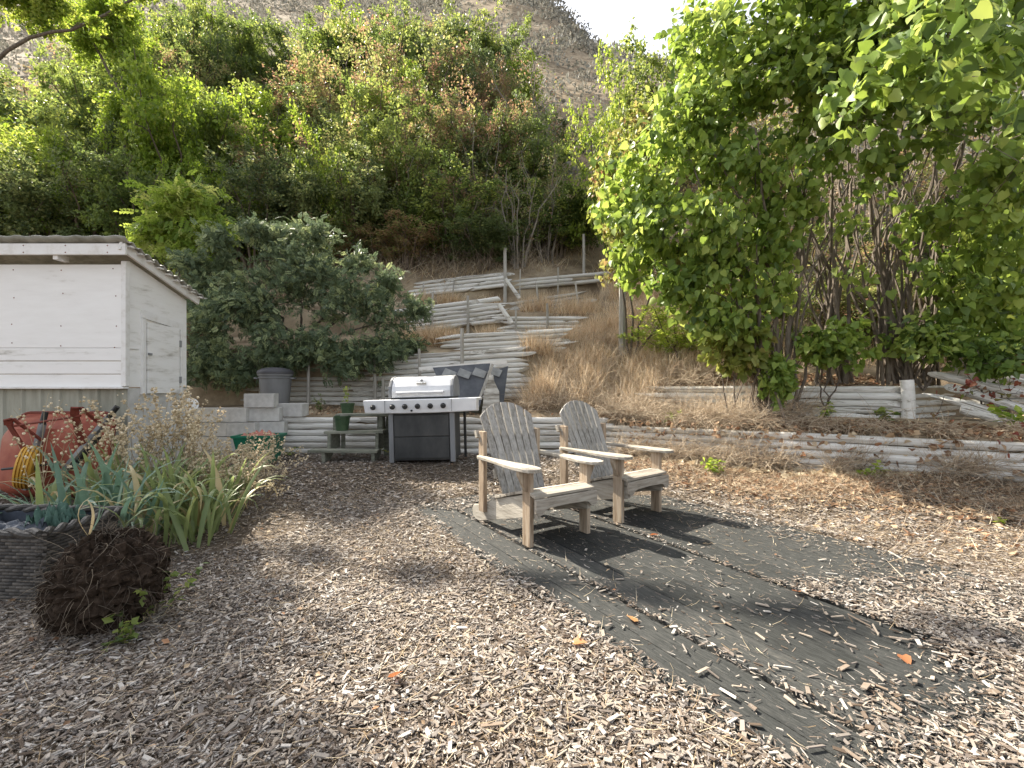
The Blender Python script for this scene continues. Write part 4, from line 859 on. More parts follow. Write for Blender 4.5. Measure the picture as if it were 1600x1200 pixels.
env_x = [0, 100, 190, 300, 380, 430, 480, 530, 600, 700, 780, 830, 900]; env_y = [140, 130, 50, 55, 95, 165, 140, 55, 45, 45, 60, 160, 300]
fr_ = random.Random(5); seen = {}
marks = [(110, 'the left end of the shed roof'), (200, 'the middle of the shed roof'), (300, 'the shed door'), (420, 'the left half of the feathery bush'), (560, 'the right half of the feathery bush'), (680, 'the left topmost log wall'), (800, 'the tall pale post'), (2000, 'the right topmost log wall')]
def fill(x, D, yt, wp, v):
    lm = next(t for q, t in marks if x < q); ro_ = 'front row' if D < 14.5 else ('second row' if D < 18 else ('third row' if D < 23 else 'highest row'))
    tone = {'mid': 'green', 'dark': 'dark green', 'olive': 'olive brown', 'rust': 'rust brown', 'bright': 'yellow-green', 'bare': 'bare grey'}[VN[v]]
    lb_ = f'{ro_.replace(" ", "-")} {tone} shrub in the thicket above {lm}'
    place(v, x, D, yt, wp, lb_)
for k in range(54):
    x = -30 + 920 * ((k * .618) % 1); D = fr_.uniform(12.6, 19); cx = X(x, D); zb_ = float(hill_z(cx, D)); h = fr_.uniform(2.6, 4.8); yt = HZ - (zb_ + h - EYE) / D * F
    yt = max(yt, float(np.interp(x, env_x, env_y)) + fr_.uniform(0, 50))
    fill(x, D, yt, fr_.uniform(110, 190), fr_.choice(([v_bright, v_mid, v_bright2, v_mid2, v_dark] if x < 430 else [v_mid, v_dark, v_olive, v_mid2, v_olive2, v_bright2, v_bare])))
for k in range(12):
    x = 485 + 300 * ((k * .618) % 1); D = fr_.uniform(23, 30); fill(x, D, fr_.uniform(25, 60), fr_.uniform(100, 150), fr_.choice([v_mid, v_olive2, v_mid2, v_bright2, v_dark]))
for k in range(12):
    x = 170 + 240 * ((k * .618) % 1); D = fr_.uniform(21, 29); fill(x, D, fr_.uniform(15, 60), fr_.uniform(95, 140), fr_.choice([v_mid, v_bright, v_mid2, v_bright2, v_olive]))
for k in range(14):
    x = 100 + 790 * ((k * .618 + .1) % 1); D = fr_.uniform(12.5, 14.5); h = fr_.uniform(2.2, 3.6); zb_ = float(hill_z(X(x, D), D)); fill(x, D, HZ - (zb_ + h - EYE) / D * F, fr_.uniform(110, 170), v_bare)
for k in range(30):
    x = -30 + 830 * ((k * .618 + .3) % 1); D = fr_.uniform(20, 28)
    fill(x, D, max(float(np.interp(x, env_x, env_y)) + fr_.uniform(0, 60), 40), fr_.uniform(90, 150), fr_.choice([v_mid, v_olive, v_mid2, v_olive2, v_dark, v_bright, v_bare]))
for k in range(30):
    x = 1060 + 600 * ((k * .618) % 1); D = fr_.uniform(8.0, 12.5); zb_ = float(hill_z(X(x, D), D)); h = fr_.uniform(.9, 2.2); v = fr_.choice([v_olive, v_bare, v_mid2, v_mid, v_olive2, v_bright2])
    tone = {'mid': 'green', 'olive': 'olive brown', 'bright': 'yellow-green', 'bare': 'bare grey'}[VN[v]]; lm = 'left' if x < 1200 else ('middle' if x < 1350 else ('right' if x < 1500 else 'rightmost'))
    place(v, x, D, HZ - (zb_ + h - EYE) / D * F, fr_.uniform(130, 240), f"{'nearer' if D < 10 else 'farther'} {'low' if h < 1.5 else 'tall'} {tone} scrub behind the {lm} lilac stems")

# compound-leaved bush over wall B
def custom_tree(name, label, cat, base, stems, ells, nclus, per, sig, lsize, tmpl, m, shell=.45, parts=0, bark=None, twig_k=.010, up=.6, droop=.35, seed=1, smooth=False):
    b = Vector(base); root = empty(name, b, 0, label, cat)
    cl = in_ells(nclus, [((e[0][0] - b.x, e[0][1] - b.y, e[0][2] - b.z), e[1]) for e in ells], shell)
    st_ = [([Vector(p) - b for p in pts], r0, r1) for pts, r0, r1 in stems]
    grow(seed, st_, cl, twig_k=twig_k).build('trunk', bark or m_bark, root, True)
    C, D, N, S, rd = leaves_at(cl, per, sig, lsize, tmpl, m, up=up, droop=droop)
    if parts:
        W_ = C + np.array(b); dist = np.linalg.norm(W_ - np.array([0, 0, EYE]), axis=1); u = W_[:, 0] / np.maximum(W_[:, 1], .1) * F + 800; v_ = HZ - (W_[:, 2] - EYE) / np.maximum(W_[:, 1], .1) * F
        ok = (W_[:, 1] > .5) & (u > 0) & (u < 1600) & (v_ > 0) & (v_ < 1200)
        sc_ = np.where(ok, S / dist, 0); top = np.argsort(-sc_)[:parts]; one = np.zeros(len(C), bool); one[top] = True
        me = scatter('leaf', np.zeros((1, 3)), np.array([[0., 1, 0]]), np.array([[0., 0, 1]]), np.ones(1), tmpl, m, np.zeros(1), smooth)
        Dn = nrm(D); sd_ = nrm(np.cross(Dn, N)); Nn_ = np.cross(sd_, Dn)
        for k in top:
            mt = Matrix(((*[sd_[k][0]], Dn[k][0], Nn_[k][0]), (sd_[k][1], Dn[k][1], Nn_[k][1]), (sd_[k][2], Dn[k][2], Nn_[k][2])))
            o = link('leaf', me, root, C[k], mt.to_euler(), (S[k],) * 3)
        C, D, N, S, rd = C[~one], D[~one], N[~one], S[~one], rd[~one]
        o = link('foliage', scatter('foliage', C, D, N, S, tmpl, m, rd, smooth), root); o['kind'] = 'stuff'
    else:
        link('crown', scatter('crown', C, D, N, S, tmpl, m, rd, smooth), root)
    return root
def stem(pts, r0, r1, k=9, wig=.03):
    P = [Vector(p) for p in pts]; out = []
    for i in range(k):
        t = i / (k - 1) * (len(P) - 1); j = min(int(t), len(P) - 2); q = P[j].lerp(P[j + 1], t - j)
        if 0 < i < k - 1: q += Vector((random.gauss(0, wig), random.gauss(0, wig), random.gauss(0, wig * .5)))
        out.append(q)
    return out, r0, r1

b0 = (X(470, 8.6), 8.6, float(hill_z(X(470, 8.6), 8.6)))
ells = [(tuple(px(385, 480, 8.2)), (.95, .7, .75)), (tuple(px(470, 430, 8.4)), (1.05, .8, .75)), (tuple(px(555, 470, 8.2)), (.85, .65, .6)), (tuple(px(520, 545, 7.75)), (.9, .3, .4)), (tuple(px(345, 430, 8.6)), (.55, .6, .6)), (tuple(px(425, 540, 7.8)), (.65, .35, .45)), (tuple(px(610, 500, 8.0)), (.4, .4, .35)), (tuple(px(330, 540, 8.0)), (.55, .5, .6)), (tuple(px(360, 590, 7.9)), (.4, .3, .35)), (tuple(px(310, 470, 8.3)), (.4, .5, .6)), (tuple(px(480, 530, 7.8)), (.8, .3, .35)), (tuple(px(570, 535, 7.8)), (.5, .3, .35)), (tuple(px(450, 380, 8.5)), (.6, .5, .4))] + [(tuple(px(x, y, 7.85)), (.42, .26, .32)) for x, y in ((320, 500), (340, 560), (380, 580), (430, 560), (480, 550), (530, 560), (580, 560), (610, 540), (310, 580))] * 3 + [(tuple(px(x, y, 8.3)), (.3, .3, .2)) for x, y in ((300, 410), (650, 480), (400, 360), (560, 410), (640, 540), (500, 365), (605, 440), (340, 375))] * 6
custom_tree('compound_bush', 'wide dark green feathery-leaved bush hanging over the tall log wall', 'bush', b0,
            [stem([b0, tuple(px(x, 470, 8.4))], .035, .012) for x in (360, 420, 470, 520, 570)] + [stem([b0, tuple(px(x, y, 8.1))], .025, .008) for x, y in ((400, 560), (560, 560), (600, 500))], ells, 1100, 15, .12, .115, PINN, l_comp, shell=.4, up=.5, droop=.2, seed=31)
b1 = (X(298, 9.6), 9.6, float(hill_z(X(298, 9.6), 9.6)))
custom_tree('sapling', 'pale yellow-green sapling with drooping compound leaves beside the shed roof', 'sapling', b1,
            [stem([b1, tuple(px(297, 400, 9.6)), tuple(px(292, 300, 9.6))], .03, .008)], [(tuple(px(290, 310, 9.5)), (.75, .6, .45)), (tuple(px(250, 360, 9.5)), (.55, .5, .45)), (tuple(px(335, 350, 9.5)), (.5, .5, .5)), (tuple(px(285, 395, 9.4)), (.6, .5, .3))], 110, 8, .15, .25, PINN, l_sap, shell=.3, up=.8, droop=.5, seed=33)

b2 = (X(200, 13.4), 13.4, float(hill_z(X(200, 13.4), 13.4)) - .1)
E = lambda x, y, D, r: (tuple(px(x, y, D)), r)
custom_tree('tall_tree', 'tall sunlit green tree behind the shed reaching out of the picture', 'tree', b2,
            [stem([b2, tuple(px(195, 120, 13.4)), tuple(px(180, -30, 13.4))], .10, .02), stem([tuple(px(196, 160, 13.4)), tuple(px(140, 60, 13.4)), tuple(px(125, 20, 13.4))], .05, .012), stem([tuple(px(196, 200, 13.4)), tuple(px(225, 90, 13.4))], .05, .012)],
            [E(190, 180, 13.4, (.8, .9, 1.0)), E(175, 40, 13.4, (1.1, 1.0, 1.2)), E(175, 40, 13.4, (.8, .8, 1.0)), E(210, 100, 13.3, (.7, .8, .9)), E(130, 60, 13.4, (.6, .8, 1.0)), E(160, 10, 13.4, (.8, .8, .6))], 620, 38, .14, .09, LEAF4, l_bright, shell=.2, seed=37)
b3 = (X(-70, 9.0), 9.0, float(hill_z(X(-70, 9.0), 9.0)) - .1)  # mostly unseen tree, added to throw the platform's shadow band and left foreground shade
custom_tree('added_shade_tree', 'added tall tree behind the shed roof, its limb and crown shaped to shade the yard', 'tree', b3,
            [stem([b3, tuple(px(-50, 120, 9.0)), tuple(px(10, -60, 9.0))], .09, .03, 12), stem([tuple(px(-50, 125, 9.0)), tuple(px(40, 62, 9.0)), tuple(px(130, 40, 9.0)), tuple(px(300, -53, 9.0)), tuple(px(400, -105, 9.0))], .035, .015, 12)],
            [E(x, y, 9.0, (.28, .2, .11)) for x, y in ((150, 35), (185, 14), (220, -5), (255, -26), (290, -46), (325, -66), (360, -85), (400, -105))] * 9 + [E(62, -5, 9.0, (.75, .8, .7)), E(30, -90, 9.0, (.8, .8, .8)), E(20, -20, 9.0, (.8, .8, .8)), E(-30, -60, 9.0, (.9, .8, 1.0)), E(0, -150, 9.0, (.9, .8, .8)), E(60, 30, 9.0, (.4, .4, .3)), E(70, -40, 9.0, (.6, .7, .6))], 900, 34, .09, .075, LEAF4, l_bright, shell=.1, seed=38)

# lilac
lb = (3.75, 6.35, float(hill_z(3.75, 6.35)) - .03)
def lz(x, y): return float(hill_z(x, y)) - .05
stems_l = []
for bx_, by_, tops in [(X(1215, 6.0), 6.0, [(1130, 330, 5.6), (1180, 200, 5.6), (1250, 120, 5.9), (1080, 250, 6.0), (1290, 300, 6.3)]),
                       (X(1300, 6.3), 6.3, [(1290, 150, 6.3), (1340, 60, 6.5), (1230, 250, 6.8)]),
                       (X(1385, 6.2), 6.2, [(1360, 180, 6.0), (1400, 60, 5.6), (1430, 220, 6.4), (1340, 300, 6.5), (1500, 120, 5.2), (1330, 60, 6.2)]),
                       (X(1445, 6.5), 6.5, [(1500, 250, 6.2), (1560, 150, 5.6), (1470, 60, 6.2), (1600, 260, 5.8), (1540, 40, 5.0)])]:
    g = (bx_, by_, lz(bx_, by_))
    for t in tops:
        T_ = px(*t); mid = Vector(g).lerp(T_, .45) + Vector((random.gauss(0, .08), random.gauss(0, .08), .12)); st_ = Vector(g) + Vector((random.gauss(0, .11), random.gauss(0, .08), 0))
        stems_l.append(stem([st_, mid, T_], random.uniform(.022, .042), .010, 11, .03))
        for _ in range(3):
          T2 = T_ + Vector((random.gauss(0, .4), random.gauss(0, .3), random.gauss(-.2, .3))); stems_l.append(stem([st_ + Vector((random.gauss(0, .12), random.gauss(0, .1), 0)), mid + Vector((random.gauss(0, .2), random.gauss(0, .15), 0)), T2], random.uniform(.014, .028), .007, 11, .035))
E = lambda x, y, D, r: (tuple(px(x, y, D)), r)
ells = [E(1010, 300, 6.3, (.75, .7, .85)), E(1080, 180, 6.2, (.8, .8, .75)), E(1180, 110, 6.0, (.9, .9, .7)), E(1000, 410, 6.5, (.55, .5, .5)), E(1110, 350, 5.6, (.65, .6, .6)), E(1230, 260, 5.7, (.75, .5, .6)), E(1330, 90, 5.4, (1.0, 1.0, .7)),
        E(1450, 60, 4.8, (.9, .9, .6)), E(1560, 110, 4.2, (.6, .7, .55)), E(1590, 260, 4.6, (.45, .6, .5)), E(1500, 200, 5.0, (.6, .6, .35)), E(1490, 330, 5.2, (.5, .5, .35)), E(1580, 380, 5.2, (.5, .5, .4)), E(1160, 450, 5.8, (.45, .4, .35)), E(1300, 0, 5.6, (1.6, 1.0, .6)), E(1500, -30, 4.8, (1.3, 1.0, .6)), E(1100, 60, 6.4, (.7, .7, .6)),
        E(1440, 420, 5.6, (.3, .3, .2)), E(1170, 330, 5.9, (.7, .5, .6)), E(1130, 250, 6.0, (.7, .6, .6)), E(1090, 470, 6.0, (.5, .4, .35)), E(1230, 480, 5.75, (.4, .25, .35)), E(1040, 380, 6.2, (.5, .4, .5)), E(1530, 440, 5.4, (.5, .4, .35)), E(1440, 150, 5.2, (.8, .6, .5)), E(1300, 200, 5.7, (.7, .5, .5)), E(1550, 300, 4.9, (.5, .5, .45)), E(1200, 420, 5.6, (.45, .3, .3)), E(1390, 470, 5.6, (.25, .2, .2)), E(1380, 130, 3.7, (.45, .5, .25)), E(1500, 100, 3.3, (.45, .5, .3)), E(1570, 200, 3.4, (.3, .4, .3)), E(1480, 20, 3.4, (.6, .5, .3)), E(1340, 190, 4.0, (.25, .3, .2)), E(1380, 270, 5.5, (.55, .4, .35)), E(1290, 330, 5.7, (.45, .3, .4)), E(1430, 360, 5.5, (.35, .3, .25)), E(1330, 430, 5.6, (.3, .25, .2))] + [E(x, y, 5.75, (.42, .28, .36)) for x, y in ((1060, 440), (1110, 500), (1170, 500), (1210, 380), (1130, 410), (1500, 420), (1560, 470), (1500, 500), (1590, 430), (1020, 350), (1530, 360), (1580, 300), (1560, 520))] * 3
custom_tree('lilac_bush', 'big multi-stemmed lilac with heart-shaped leaves in the raised bed', 'bush', lb, stems_l, ells, 1800, 12, .125, .10, HEART, l_lilac, shell=.45, parts=300, up=.25, droop=1.0, seed=41, twig_k=.008, smooth=True)
# low suckers at the foot of the lilac
for k, (x, y, D, r_, lb_) in enumerate([(1150, 540, 5.9, (.45, .3, .32), 'leafy lime green suckers at the left foot of the lilac'), (1300, 540, 5.85, (.5, .25, .28), 'leafy suckers between the lilac trunks above the wall'), (1460, 530, 5.7, (.55, .3, .25), 'leafy suckers on the right side of the lilac foot'), (1215, 590, 5.75, (.14, .1, .26), 'hanging leafy shoot over the lilac bed wall'), (1560, 560, 5.4, (.35, .3, .22), 'leafy shoots at the right edge above the tumbled logs')]):
    c = px(x, y, D); g = (c.x, D + .15, float(hill_z(c.x, D + .2)) - .03)
    custom_tree('lilac_sucker', lb_, 'shrub', g, [stem([g, tuple(c + Vector((dx, 0, .1)))], .012, .004) for dx in (-.25, 0, .2)], [(tuple(c), tuple(q * 1.35 for q in r_))], 110, 9, .07, .085, HEART, l_vine if k == 0 else l_lilac, shell=.2, up=.4, droop=.7, seed=50 + k, smooth=True)
# vine covered shrub left of the lilac
g = (X(985, 8.3), 8.3, float(hill_z(X(985, 8.3), 8.3)))
custom_tree('vine_thicket', 'yellow-green vine thicket tumbling over the stout post left of the lilac', 'vine', g, [stem([g, tuple(px(x, y, 7.8))], .025, .008) for x, y in ((960, 330), (1000, 250), (1050, 330), (1090, 420))],
            [E(965, 330, 7.6, (.5, .5, .75)), E(1000, 230, 7.8, (.6, .6, .8)), E(1060, 400, 7.3, (.7, .5, .5)), E(960, 425, 7.8, (.28, .3, .35)), E(1110, 450, 7.2, (.5, .4, .4)), E(940, 270, 8.2, (.3, .4, .6))], 260, 16, .11, .075, HEART, l_vine, shell=.4, up=.3, droop=.8, seed=61)
g = (X(1570, 6.3), 6.3, float(hill_z(X(1570, 6.3), 6.3)))
custom_tree('juniper', 'low dark green juniper right of the lilac trunks', 'juniper', g, [stem([g, tuple(px(x, 490, 6.2))], .02, .006) for x in (1500, 1560, 1620, 1660)], [E(1570, 505, 6.1, (.75, .5, .28)), E(1640, 480, 6.2, (.6, .5, .35))], 170, 40, .08, .06, BLADEJ if 'BLADEJ' in globals() else ([(-.12, 0, 0), (.12, 0, 0), (0, 1, .05)], [(0, 1, 2)]), l_junip, shell=.2, seed=63)
g = (X(1560, 5.5), 5.5, float(hill_z(X(1560, 5.5), 5.5)))
custom_tree('red_creeper', 'sparse red creeper leaves over the logs at the right edge', 'creeper', g, [stem([g, tuple(px(x, y, 5.3))], .006, .003) for x, y in ((1500, 560), (1590, 590), (1560, 640))], [E(1590, 560, 5.25, (.3, .2, .15)), E(1480, 650, 5.0, (.3, .2, .1)), E(1590, 690, 4.45, (.15, .15, .15)), E(1540, 610, 5.2, (.5, .25, .2))], 40, 2.2, .10, .06, HEART, l_red, seed=65)

# sagebrush on the far hill (one mass)
n = 2200; D = rng.uniform(18, 110, n) ; u = rng.uniform(-100, 1700, n); cx = (u - 800) / F * D; cz = hill_z(cx, D)
ii = np.repeat(np.arange(n), 45); r_ = (rng.uniform(.5, 1.5, n) * (.6 + D / 90))[ii]
d = nrm(rng.normal(0, 1, (len(ii), 3))); d[:, 2] = np.abs(d[:, 2])
C = np.stack([cx, D, cz], 1)[ii] + d * r_[:, None] * np.array([1, 1, .75]) * (rng.random((len(ii), 1)) ** .4)
sg = link('sagebrush', scatter('sagebrush', C, d + rng.normal(0, .4, d.shape), rng.normal(0, 1, d.shape), np.full(len(ii), .30) * r_, LEAF4, l_sage)); tag(sg, 'grey sagebrush cover on the hillside', 'sagebrush', kind='stuff')

# ------------------------------------------------------------------ dry grass, brush, litter
def blades(name, label, cat, pts, h, wd, m, lean=.35, cnt=1, par=None):
    n = len(pts); D = np.stack([rng.normal(.05, lean, n), rng.normal(-.05, lean, n), np.ones(n)], 1); N = np.stack([rng.normal(0, 1, n), rng.normal(0, 1, n), rng.normal(0, .2, n)], 1)
    H = h * rng.uniform(.45, 1.25, n); S = np.stack([np.full(n, wd), H, H], 1)
    o = link(name, scatter(name, pts, D, N, S, BLADE, m)); return tag(o, label, cat, kind='stuff')
def slope_pts(n, poly, zf=hill_z):
    """random points on the terrain inside list of (cx, cy, rx, ry) blobs"""
    k = rng.integers(0, len(poly), n); p = np.array(poly)[k]; a = rng.uniform(0, 2 * np.pi, n); r = np.sqrt(rng.random(n))
    x = p[:, 0] + np.cos(a) * r * p[:, 2]; y = p[:, 1] + np.sin(a) * r * p[:, 3]
    return np.stack([x, y, zf(x, y) - .01], 1)
tuss = [(rng.uniform(.3, 3.6), rng.uniform(7.2, 11.5), rng.uniform(.12, .3), rng.uniform(.12, .3)) for _ in range(110)] + [(rng.uniform(-2.4, 1.2), y + rng.uniform(-.35, .1), .2, .15) for y in (9.3, 11.3, 9.0) for _ in range(9)]
blades('dry_grass', 'tall straw-coloured grass on the slope beside the log walls', 'grass', slope_pts(24000, tuss), .40, .007, m_straw, .35)
blades('dry_scrub', 'dry grass and scrub behind the lilac', 'grass', slope_pts(14000, [(rng.uniform(2.4, 10), rng.uniform(7.3, 13), .7, .7) for _ in range(120)]), .35, .012, m_straw, .5)
blades('dry_turf', 'short dry grass covering the hillside', 'grass', slope_pts(26000, [(rng.uniform(-12, 12), rng.uniform(12.3, 24), 1.2, 1.2) for _ in range(200)]), .35, .018, m_straw, .5)
def tangle(name, label, blobs, n, ln, rad, m, droop=.5, up=.35, zf=hill_z, zo=.03, curl=1.6):
    P = slope_pts(n, blobs, zf); P[:, 2] += zo + rng.random(n) * .12
    d = np.stack([rng.normal(.1, 1, n), rng.normal(-.2, 1, n), rng.normal(up, .35, n)], 1)
    o, _ = arcs(name, P, d, ln * rng.uniform(.4, 1.2, n), rad, m, droop=droop, curl=curl, seg=6); return tag(o, label, 'brush', kind='stuff')
tangle('dead_brush', 'tangle of dead brown vines on the bank behind the chairs', [(1.5, 7.3, .9, .5), (.6, 7.4, .6, .45), (2.3, 6.7, .7, .5), (1.0, 7.9, .8, .4), (2.0, 7.6, .8, .5), (2.9, 6.1, .6, .35), (3.3, 6.0, .7, .25), (1.7, 6.75, .5, .25), (2.6, 7.2, .8, .5), (1.3, 8.6, .8, .6)], 7000, .55, .0032, m_brush, up=.5)
tangle('dead_vine', 'dead vines hanging over the low right wall', [(1.75, 6.35, .3, .2), (2.4, 5.98, .45, .25), (2.75, 5.75, .35, .2), (3.5, 5.35, .4, .15), (2.2, 6.2, .5, .2), (2.0, 6.05, .4, .2), (2.6, 5.75, .3, .15), (3.1, 5.6, .4, .15), (3.9, 5.12, .3, .12), (5.0, 4.5, .35, .12), (4.4, 4.85, .3, .12)], 4200, .45, .003, m_brush, droop=1.6, up=.4)
tangle('wall_vine', 'dead vine stems heaped against the foot of the low right wall', [(x, float(yA(x)) - .16, .32, .10) for x in (1.7, 2.0, 2.3, 2.6, 2.9, 3.2, 3.8, 4.6, 5.2)], 3000, .42, .003, m_brush, droop=.7, up=.8, zf=gz, curl=1.8)
tangle('thicket_twigs', 'bare twigs and undergrowth filling the shaded thicket', [(rng.uniform(-7, 2.2), rng.uniform(12.4, 15), .7, .6) for _ in range(50)], 3500, .9, .004, m_brush, up=1.0, droop=.3, curl=.8)
# lower-terrace and wall-top leaf litter
def litter(name, label, pts, size, m, tmpl=LEAF4, flat=.45, cat='leaf litter'):
    n = len(pts); pts = pts.copy(); pts[:, 2] += .012 + rng.random(n) * .02
    D = np.stack([rng.normal(0, 1, n), rng.normal(0, 1, n), rng.normal(0, .35, n)], 1); N = np.stack([rng.normal(0, flat, n), rng.normal(0, flat, n), np.ones(n)], 1)
    o = link(name, scatter(name, pts, D, N, size * rng.uniform(.5, 1.3, n), tmpl, m)); return tag(o, label, cat, kind='stuff')
wall_blobs = [(x, float(yA(x)) + .35, .35, .25) for x in np.arange(1.6, 6, .3)]
litter('terrace_litter', 'brown fallen leaves on the terrace above the low right wall', slope_pts(4200, wall_blobs), .06, m_dryleaf)
wp = slope_pts(420, [(x, float(yA(x)) + .05, .28, .12) for x in (1.7, 1.9, 2.2, 2.5, 2.8, 3.0, 3.4, 3.9, 4.4, 5.0)], lambda x, y: np.full_like(x, .0)); wp[:, 2] = rng.uniform(.2, .66, len(wp)); wp[:, 1] = yA(wp[:, 0]) - .075 - rng.random(len(wp)) * .04
litter('hanging_dry_leaves', 'withered vine leaves clinging to the low right wall', wp, .065, m_dryleaf, HEART, 1.2)
litter('bed_litter', 'dry leaves under the lilac', slope_pts(2600, [(x, float(yE(x)) + .5, .4, .4) for x in np.arange(2.4, 5.2, .3)]), .06, m_dryleaf)
litter('terrace_soil_litter', 'leaf crumbs on the terrace behind the grill', slope_pts(2200, [(x, 7.3, .4, .6) for x in np.arange(-4, 1, .4)]), .045, m_dryleaf)
lit_blobs = [(x, float(yA(x)) - d_, .45, .35) for x in np.arange(1.5, 5.5, .3) for d_ in (.35, .75, 1.2)] + [(3.3, 3.5, .9, .5), (4.2, 3.2, 1.0, .7), (2.6, 4.4, .7, .35)]
gpt = slope_pts(7500, lit_blobs, gz); litter('leaf_litter', 'dry brown and tan leaves along the foot of the right wall', gpt, .055, m_dryleaf)
gpt = slope_pts(700, [(x, float(yA(x)) - .3, .4, .15) for x in np.arange(1.7, 4.2, .25)], gz); litter('pale_leaves', 'pale curled leaves at the foot of the right wall', gpt, .085, leafmat('pale_leaf', (.42, .33, .2), (.55, .46, .31), (.62, .55, .4), transl=.2), HEART)
# straw lying flat on the right-hand ground
gpt = slope_pts(13000, lit_blobs + [(2.9, 2.7, 1.0, .4), (3.6, 2.4, .9, .5)], gz); n = len(gpt); gpt[:, 2] += .015 + rng.random(n) * .03
D_ = np.stack([rng.normal(0, 1, n), rng.normal(0, 1, n), rng.normal(.05, .25, n)], 1); L_ = rng.uniform(.05, .2, n)
tag(link('straw_litter', scatter('straw_litter', gpt, D_, np.stack([rng.normal(0, .4, n), rng.normal(0, .4, n), np.ones(n)], 1), np.stack([np.full(n, .0045), L_, L_], 1), BLADE, m_straw2)), 'flattened dry grass straw over the ground at the right', 'straw', kind='stuff')

# ------------------------------------------------------------------ wood chips
def chip_field(n, y0, y1, name, label, tmpl, smin, smax, th):
    D = np.sqrt(rng.uniform(y0 ** 2, y1 ** 2, n)); u = rng.uniform(-60, 1660, n); x = (u - 800) / F * D
    ud, vd = deck_uv(x, D)
    cover = 1.0 - .985 * np.where(on_deck(x, D) & (ud > -1.36), 1 - sst(0, .5, ud - (np.where(vd < 0, 1.95, np.where(vd < .89, 2.05 - .3 * np.abs(vd - .35), 1.42)) + .22 * wob(x, D, 1.5))), 0)
    seam = np.minimum(np.abs(vd - .0), np.abs(vd - .89)) < .03
    cover = np.where(on_deck(x, D) & seam, np.maximum(cover, .22), cover)
    cover = np.where(on_deck(x, D), np.maximum(cover, .35 * (sst(1.5, 2.1, vd))), cover)
    cover = np.where(on_deck(x, D) & (vd < -.29 + .05 * wob(x, D, 2.3)), np.maximum(cover, .4), cover)
    cover = np.where(on_deck(x, D) & (ud < -1.0 + .25 * wob(x, D, 2.0)), np.maximum(cover, .5), cover)
    cover = np.where(x > 2.1, cover * .5, cover)
    cover = np.where(np.hypot((x + 2.35) / .75, (D - 3.6) / .75) < 1, .25, cover)
    cover = cover * (1 - .55 * sst(.25, .8, wob(x * .8 + 3, D * .8, 1.1)) * (tmpl is CHIP))
    k = rng.random(n) < cover; x, D = x[k], D[k]; n = len(x)
    on = on_deck(x, D)
    z = gz(x, D) + np.where(on, .036, .004) + rng.random(n) * .014
    a = rng.uniform(0, 2 * np.pi, n); d = np.stack([np.cos(a), np.sin(a), rng.normal(0, .16, n)], 1); N = np.stack([rng.normal(0, .2, n), rng.normal(0, .2, n), np.ones(n)], 1)
    L_ = rng.uniform(smin, smax, n) * rng.uniform(.5, 1.5, n); W_ = L_ * rng.uniform(.26, .68, n) ** 2
    S = np.stack([W_, L_, np.full(n, th) * rng.uniform(.6, 1.4, n)], 1)
    o = link(name, scatter(name, np.stack([x, D, z], 1), d, N, S, tmpl, m_chip, np.clip(rng.random(n) ** (1.0 + .75 * np.clip(wob(x, D, .9) + .5 * wob(x, D, 2.7), -.5, 1.4)), 0, .995)), ground); o['kind'] = 'stuff'; return o
chip_field(62000, .9, 2.6, 'wood_chip_mulch', '', CHIP, .009, .036, .0024)
chip_field(170000, .9, 3.8, 'wood_chip_mulch', '', FLAT, .004, .02, .003)
chip_field(56000, 2.5, 4.4, 'wood_chip_mulch', '', CHIP, .012, .036, .0024)
chip_field(80000, 3.6, 6.6, 'wood_chip_mulch', '', FLAT, .02, .05, .008)
n = 2600; u_ = rng.uniform(-1.3, 2.9, n); v_ = rng.uniform(-.33, 2.0, n); xy = DO + u_[:, None] * DU + v_[:, None] * DV
an = np.where(rng.random(n) < .6, rng.normal(0, .25, n), rng.uniform(0, 6.28, n)) + math.atan2(DU[1], DU[0]); L_ = rng.uniform(.006, .05, n)
o = link('splinters', scatter('splinters', np.stack([xy[:, 0], xy[:, 1], np.full(n, .0375)], 1), np.stack([np.cos(an), np.sin(an), np.zeros(n)], 1), np.tile([0., 0, 1], (n, 1)), np.stack([rng.uniform(.0015, .005, n), L_, np.full(n, .002)], 1), FLAT, m_chip)); tag(o, 'pale splinters and dust strewn over the black platform', 'splinters', kind='stuff')
n = 9000; D = np.sqrt(rng.uniform(.9 ** 2, 5.6 ** 2, n)); x = (rng.uniform(-50, 1650, n) - 800) / F * D; k_ = ~(on_deck(x, D) & (rng.random(n) < .85)); x, D = x[k_], D[k_]; n = len(x)
an = rng.uniform(0, 6.28, n); L_ = rng.uniform(.03, .12, n)
o = link('mulch_fibres', scatter('mulch_fibres', np.stack([x, D, gz(x, D) + np.where(on_deck(x, D), .038, .016) + rng.random(n) * .008], 1), np.stack([np.cos(an), np.sin(an), rng.normal(0, .08, n)], 1), np.stack([rng.normal(0, .3, n), rng.normal(0, .3, n), np.ones(n)], 1), np.stack([np.full(n, .0022), L_, L_], 1), BLADE, m_straw), ground); o['kind'] = 'stuff'
n = 900; D = np.sqrt(rng.uniform(.9 ** 2, 6 ** 2, n)); x = (rng.uniform(-50, 1650, n) - 800) / F * D; k_ = ~(on_deck(x, D) & (rng.random(n) < .9)); x, D = x[k_], D[k_]
litter('leaf_crumbs', 'scattered brown leaf crumbs over the mulch', np.stack([x, D, gz(x, D) + np.where(on_deck(x, D), .028, .008)], 1), .028, m_dryleaf)
CH = []
for k in range(6):
    me = scatter('wood_chip', np.zeros((1, 3)), np.array([[0, 1., 0]]), np.array([[0, 0, 1.]]), np.array([[random.uniform(.008, .017), random.uniform(.05, .10), .004]]), CHIP, m_chip, np.zeros(1)); CH.append(me)
k = 0
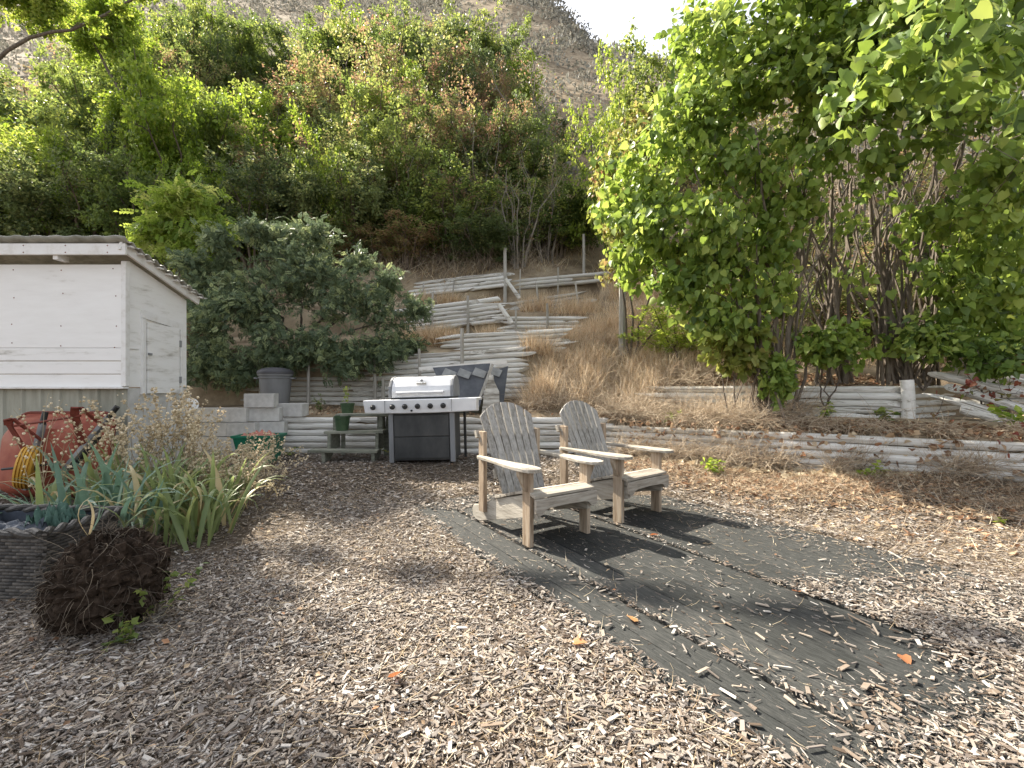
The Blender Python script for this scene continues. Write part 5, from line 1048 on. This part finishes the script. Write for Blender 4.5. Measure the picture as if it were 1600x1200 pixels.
while k < 300:
    D = math.sqrt(random.uniform(1.1, 9)); x = X(random.uniform(0, 1600), D)
    u, v = deck_uv(x, D)
    if bool(on_deck(x, D)) and u < 1.5 and random.random() < .97: continue
    z = float(gz(x, D)) + (.042 if bool(on_deck(x, D)) else .014)
    link('wood_chip', CH[k % 6], ground, (x, D, z), (random.gauss(0, .12), random.gauss(0, .12), random.uniform(0, 6.28)), (random.uniform(.6, 1.2), random.uniform(.5, 1.3), 1)); k += 1
# a few orange leaves and splinters
m_or = leafmat('orange_leaf', (.34, .15, .06), (.40, .22, .10), (.28, .12, .055), transl=.25)
OL = scatter('orange_leaf', np.zeros((1, 3)), np.array([[0., 1, 0]]), np.array([[0., 0, 1]]), np.ones(1), HEART, m_or, np.zeros(1), True)
for x, y, lab in [(612, 1070, 'orange curled bark piece in the middle foreground'), (1243, 936, 'orange fallen leaf on the deck seam'), (1017, 845, 'orange leaf scrap on the deck beside the far chair'), (897, 1023, 'rust coloured leaf near the deck edge'), (1410, 1040, 'orange leaf on the chips at lower right'), (993, 985, 'brown leaf on the deck left of the seam'), (1345, 795, 'orange leaf in the straw behind the deck')]:
    D = EYE * F / (y - HZ); X_ = X(x, D); on = bool(on_deck(X_, D))
    o = link('fallen_leaf', OL, None, (X_, D, float(gz(X_, D)) + (.042 if on else .025)), (random.gauss(0, .25), random.gauss(0, .25), random.uniform(0, 6.28)), (.05, .055, .05)); tag(o, lab, 'leaf', 'orange fallen leaves')

# tell shrubs of one label apart by their place
by = {}
for o in col.objects:
    if o.parent is None and o.get('label') and o.name.startswith('hillside_shrub'): by.setdefault(o['label'], []).append(o)
for lb_, os_ in by.items():
    if len(os_) > 1:
        os_.sort(key=lambda o: o.location.x / o.location.y); w_ = {2: ['left-hand', 'right-hand'], 3: ['leftmost', 'middle', 'rightmost']}.get(len(os_), ['leftmost', 'second-left', 'second-right', 'rightmost'] if len(os_) == 4 else None)
        if w_:
            for o, q in zip(os_, w_): o['label'] = q + ' ' + lb_
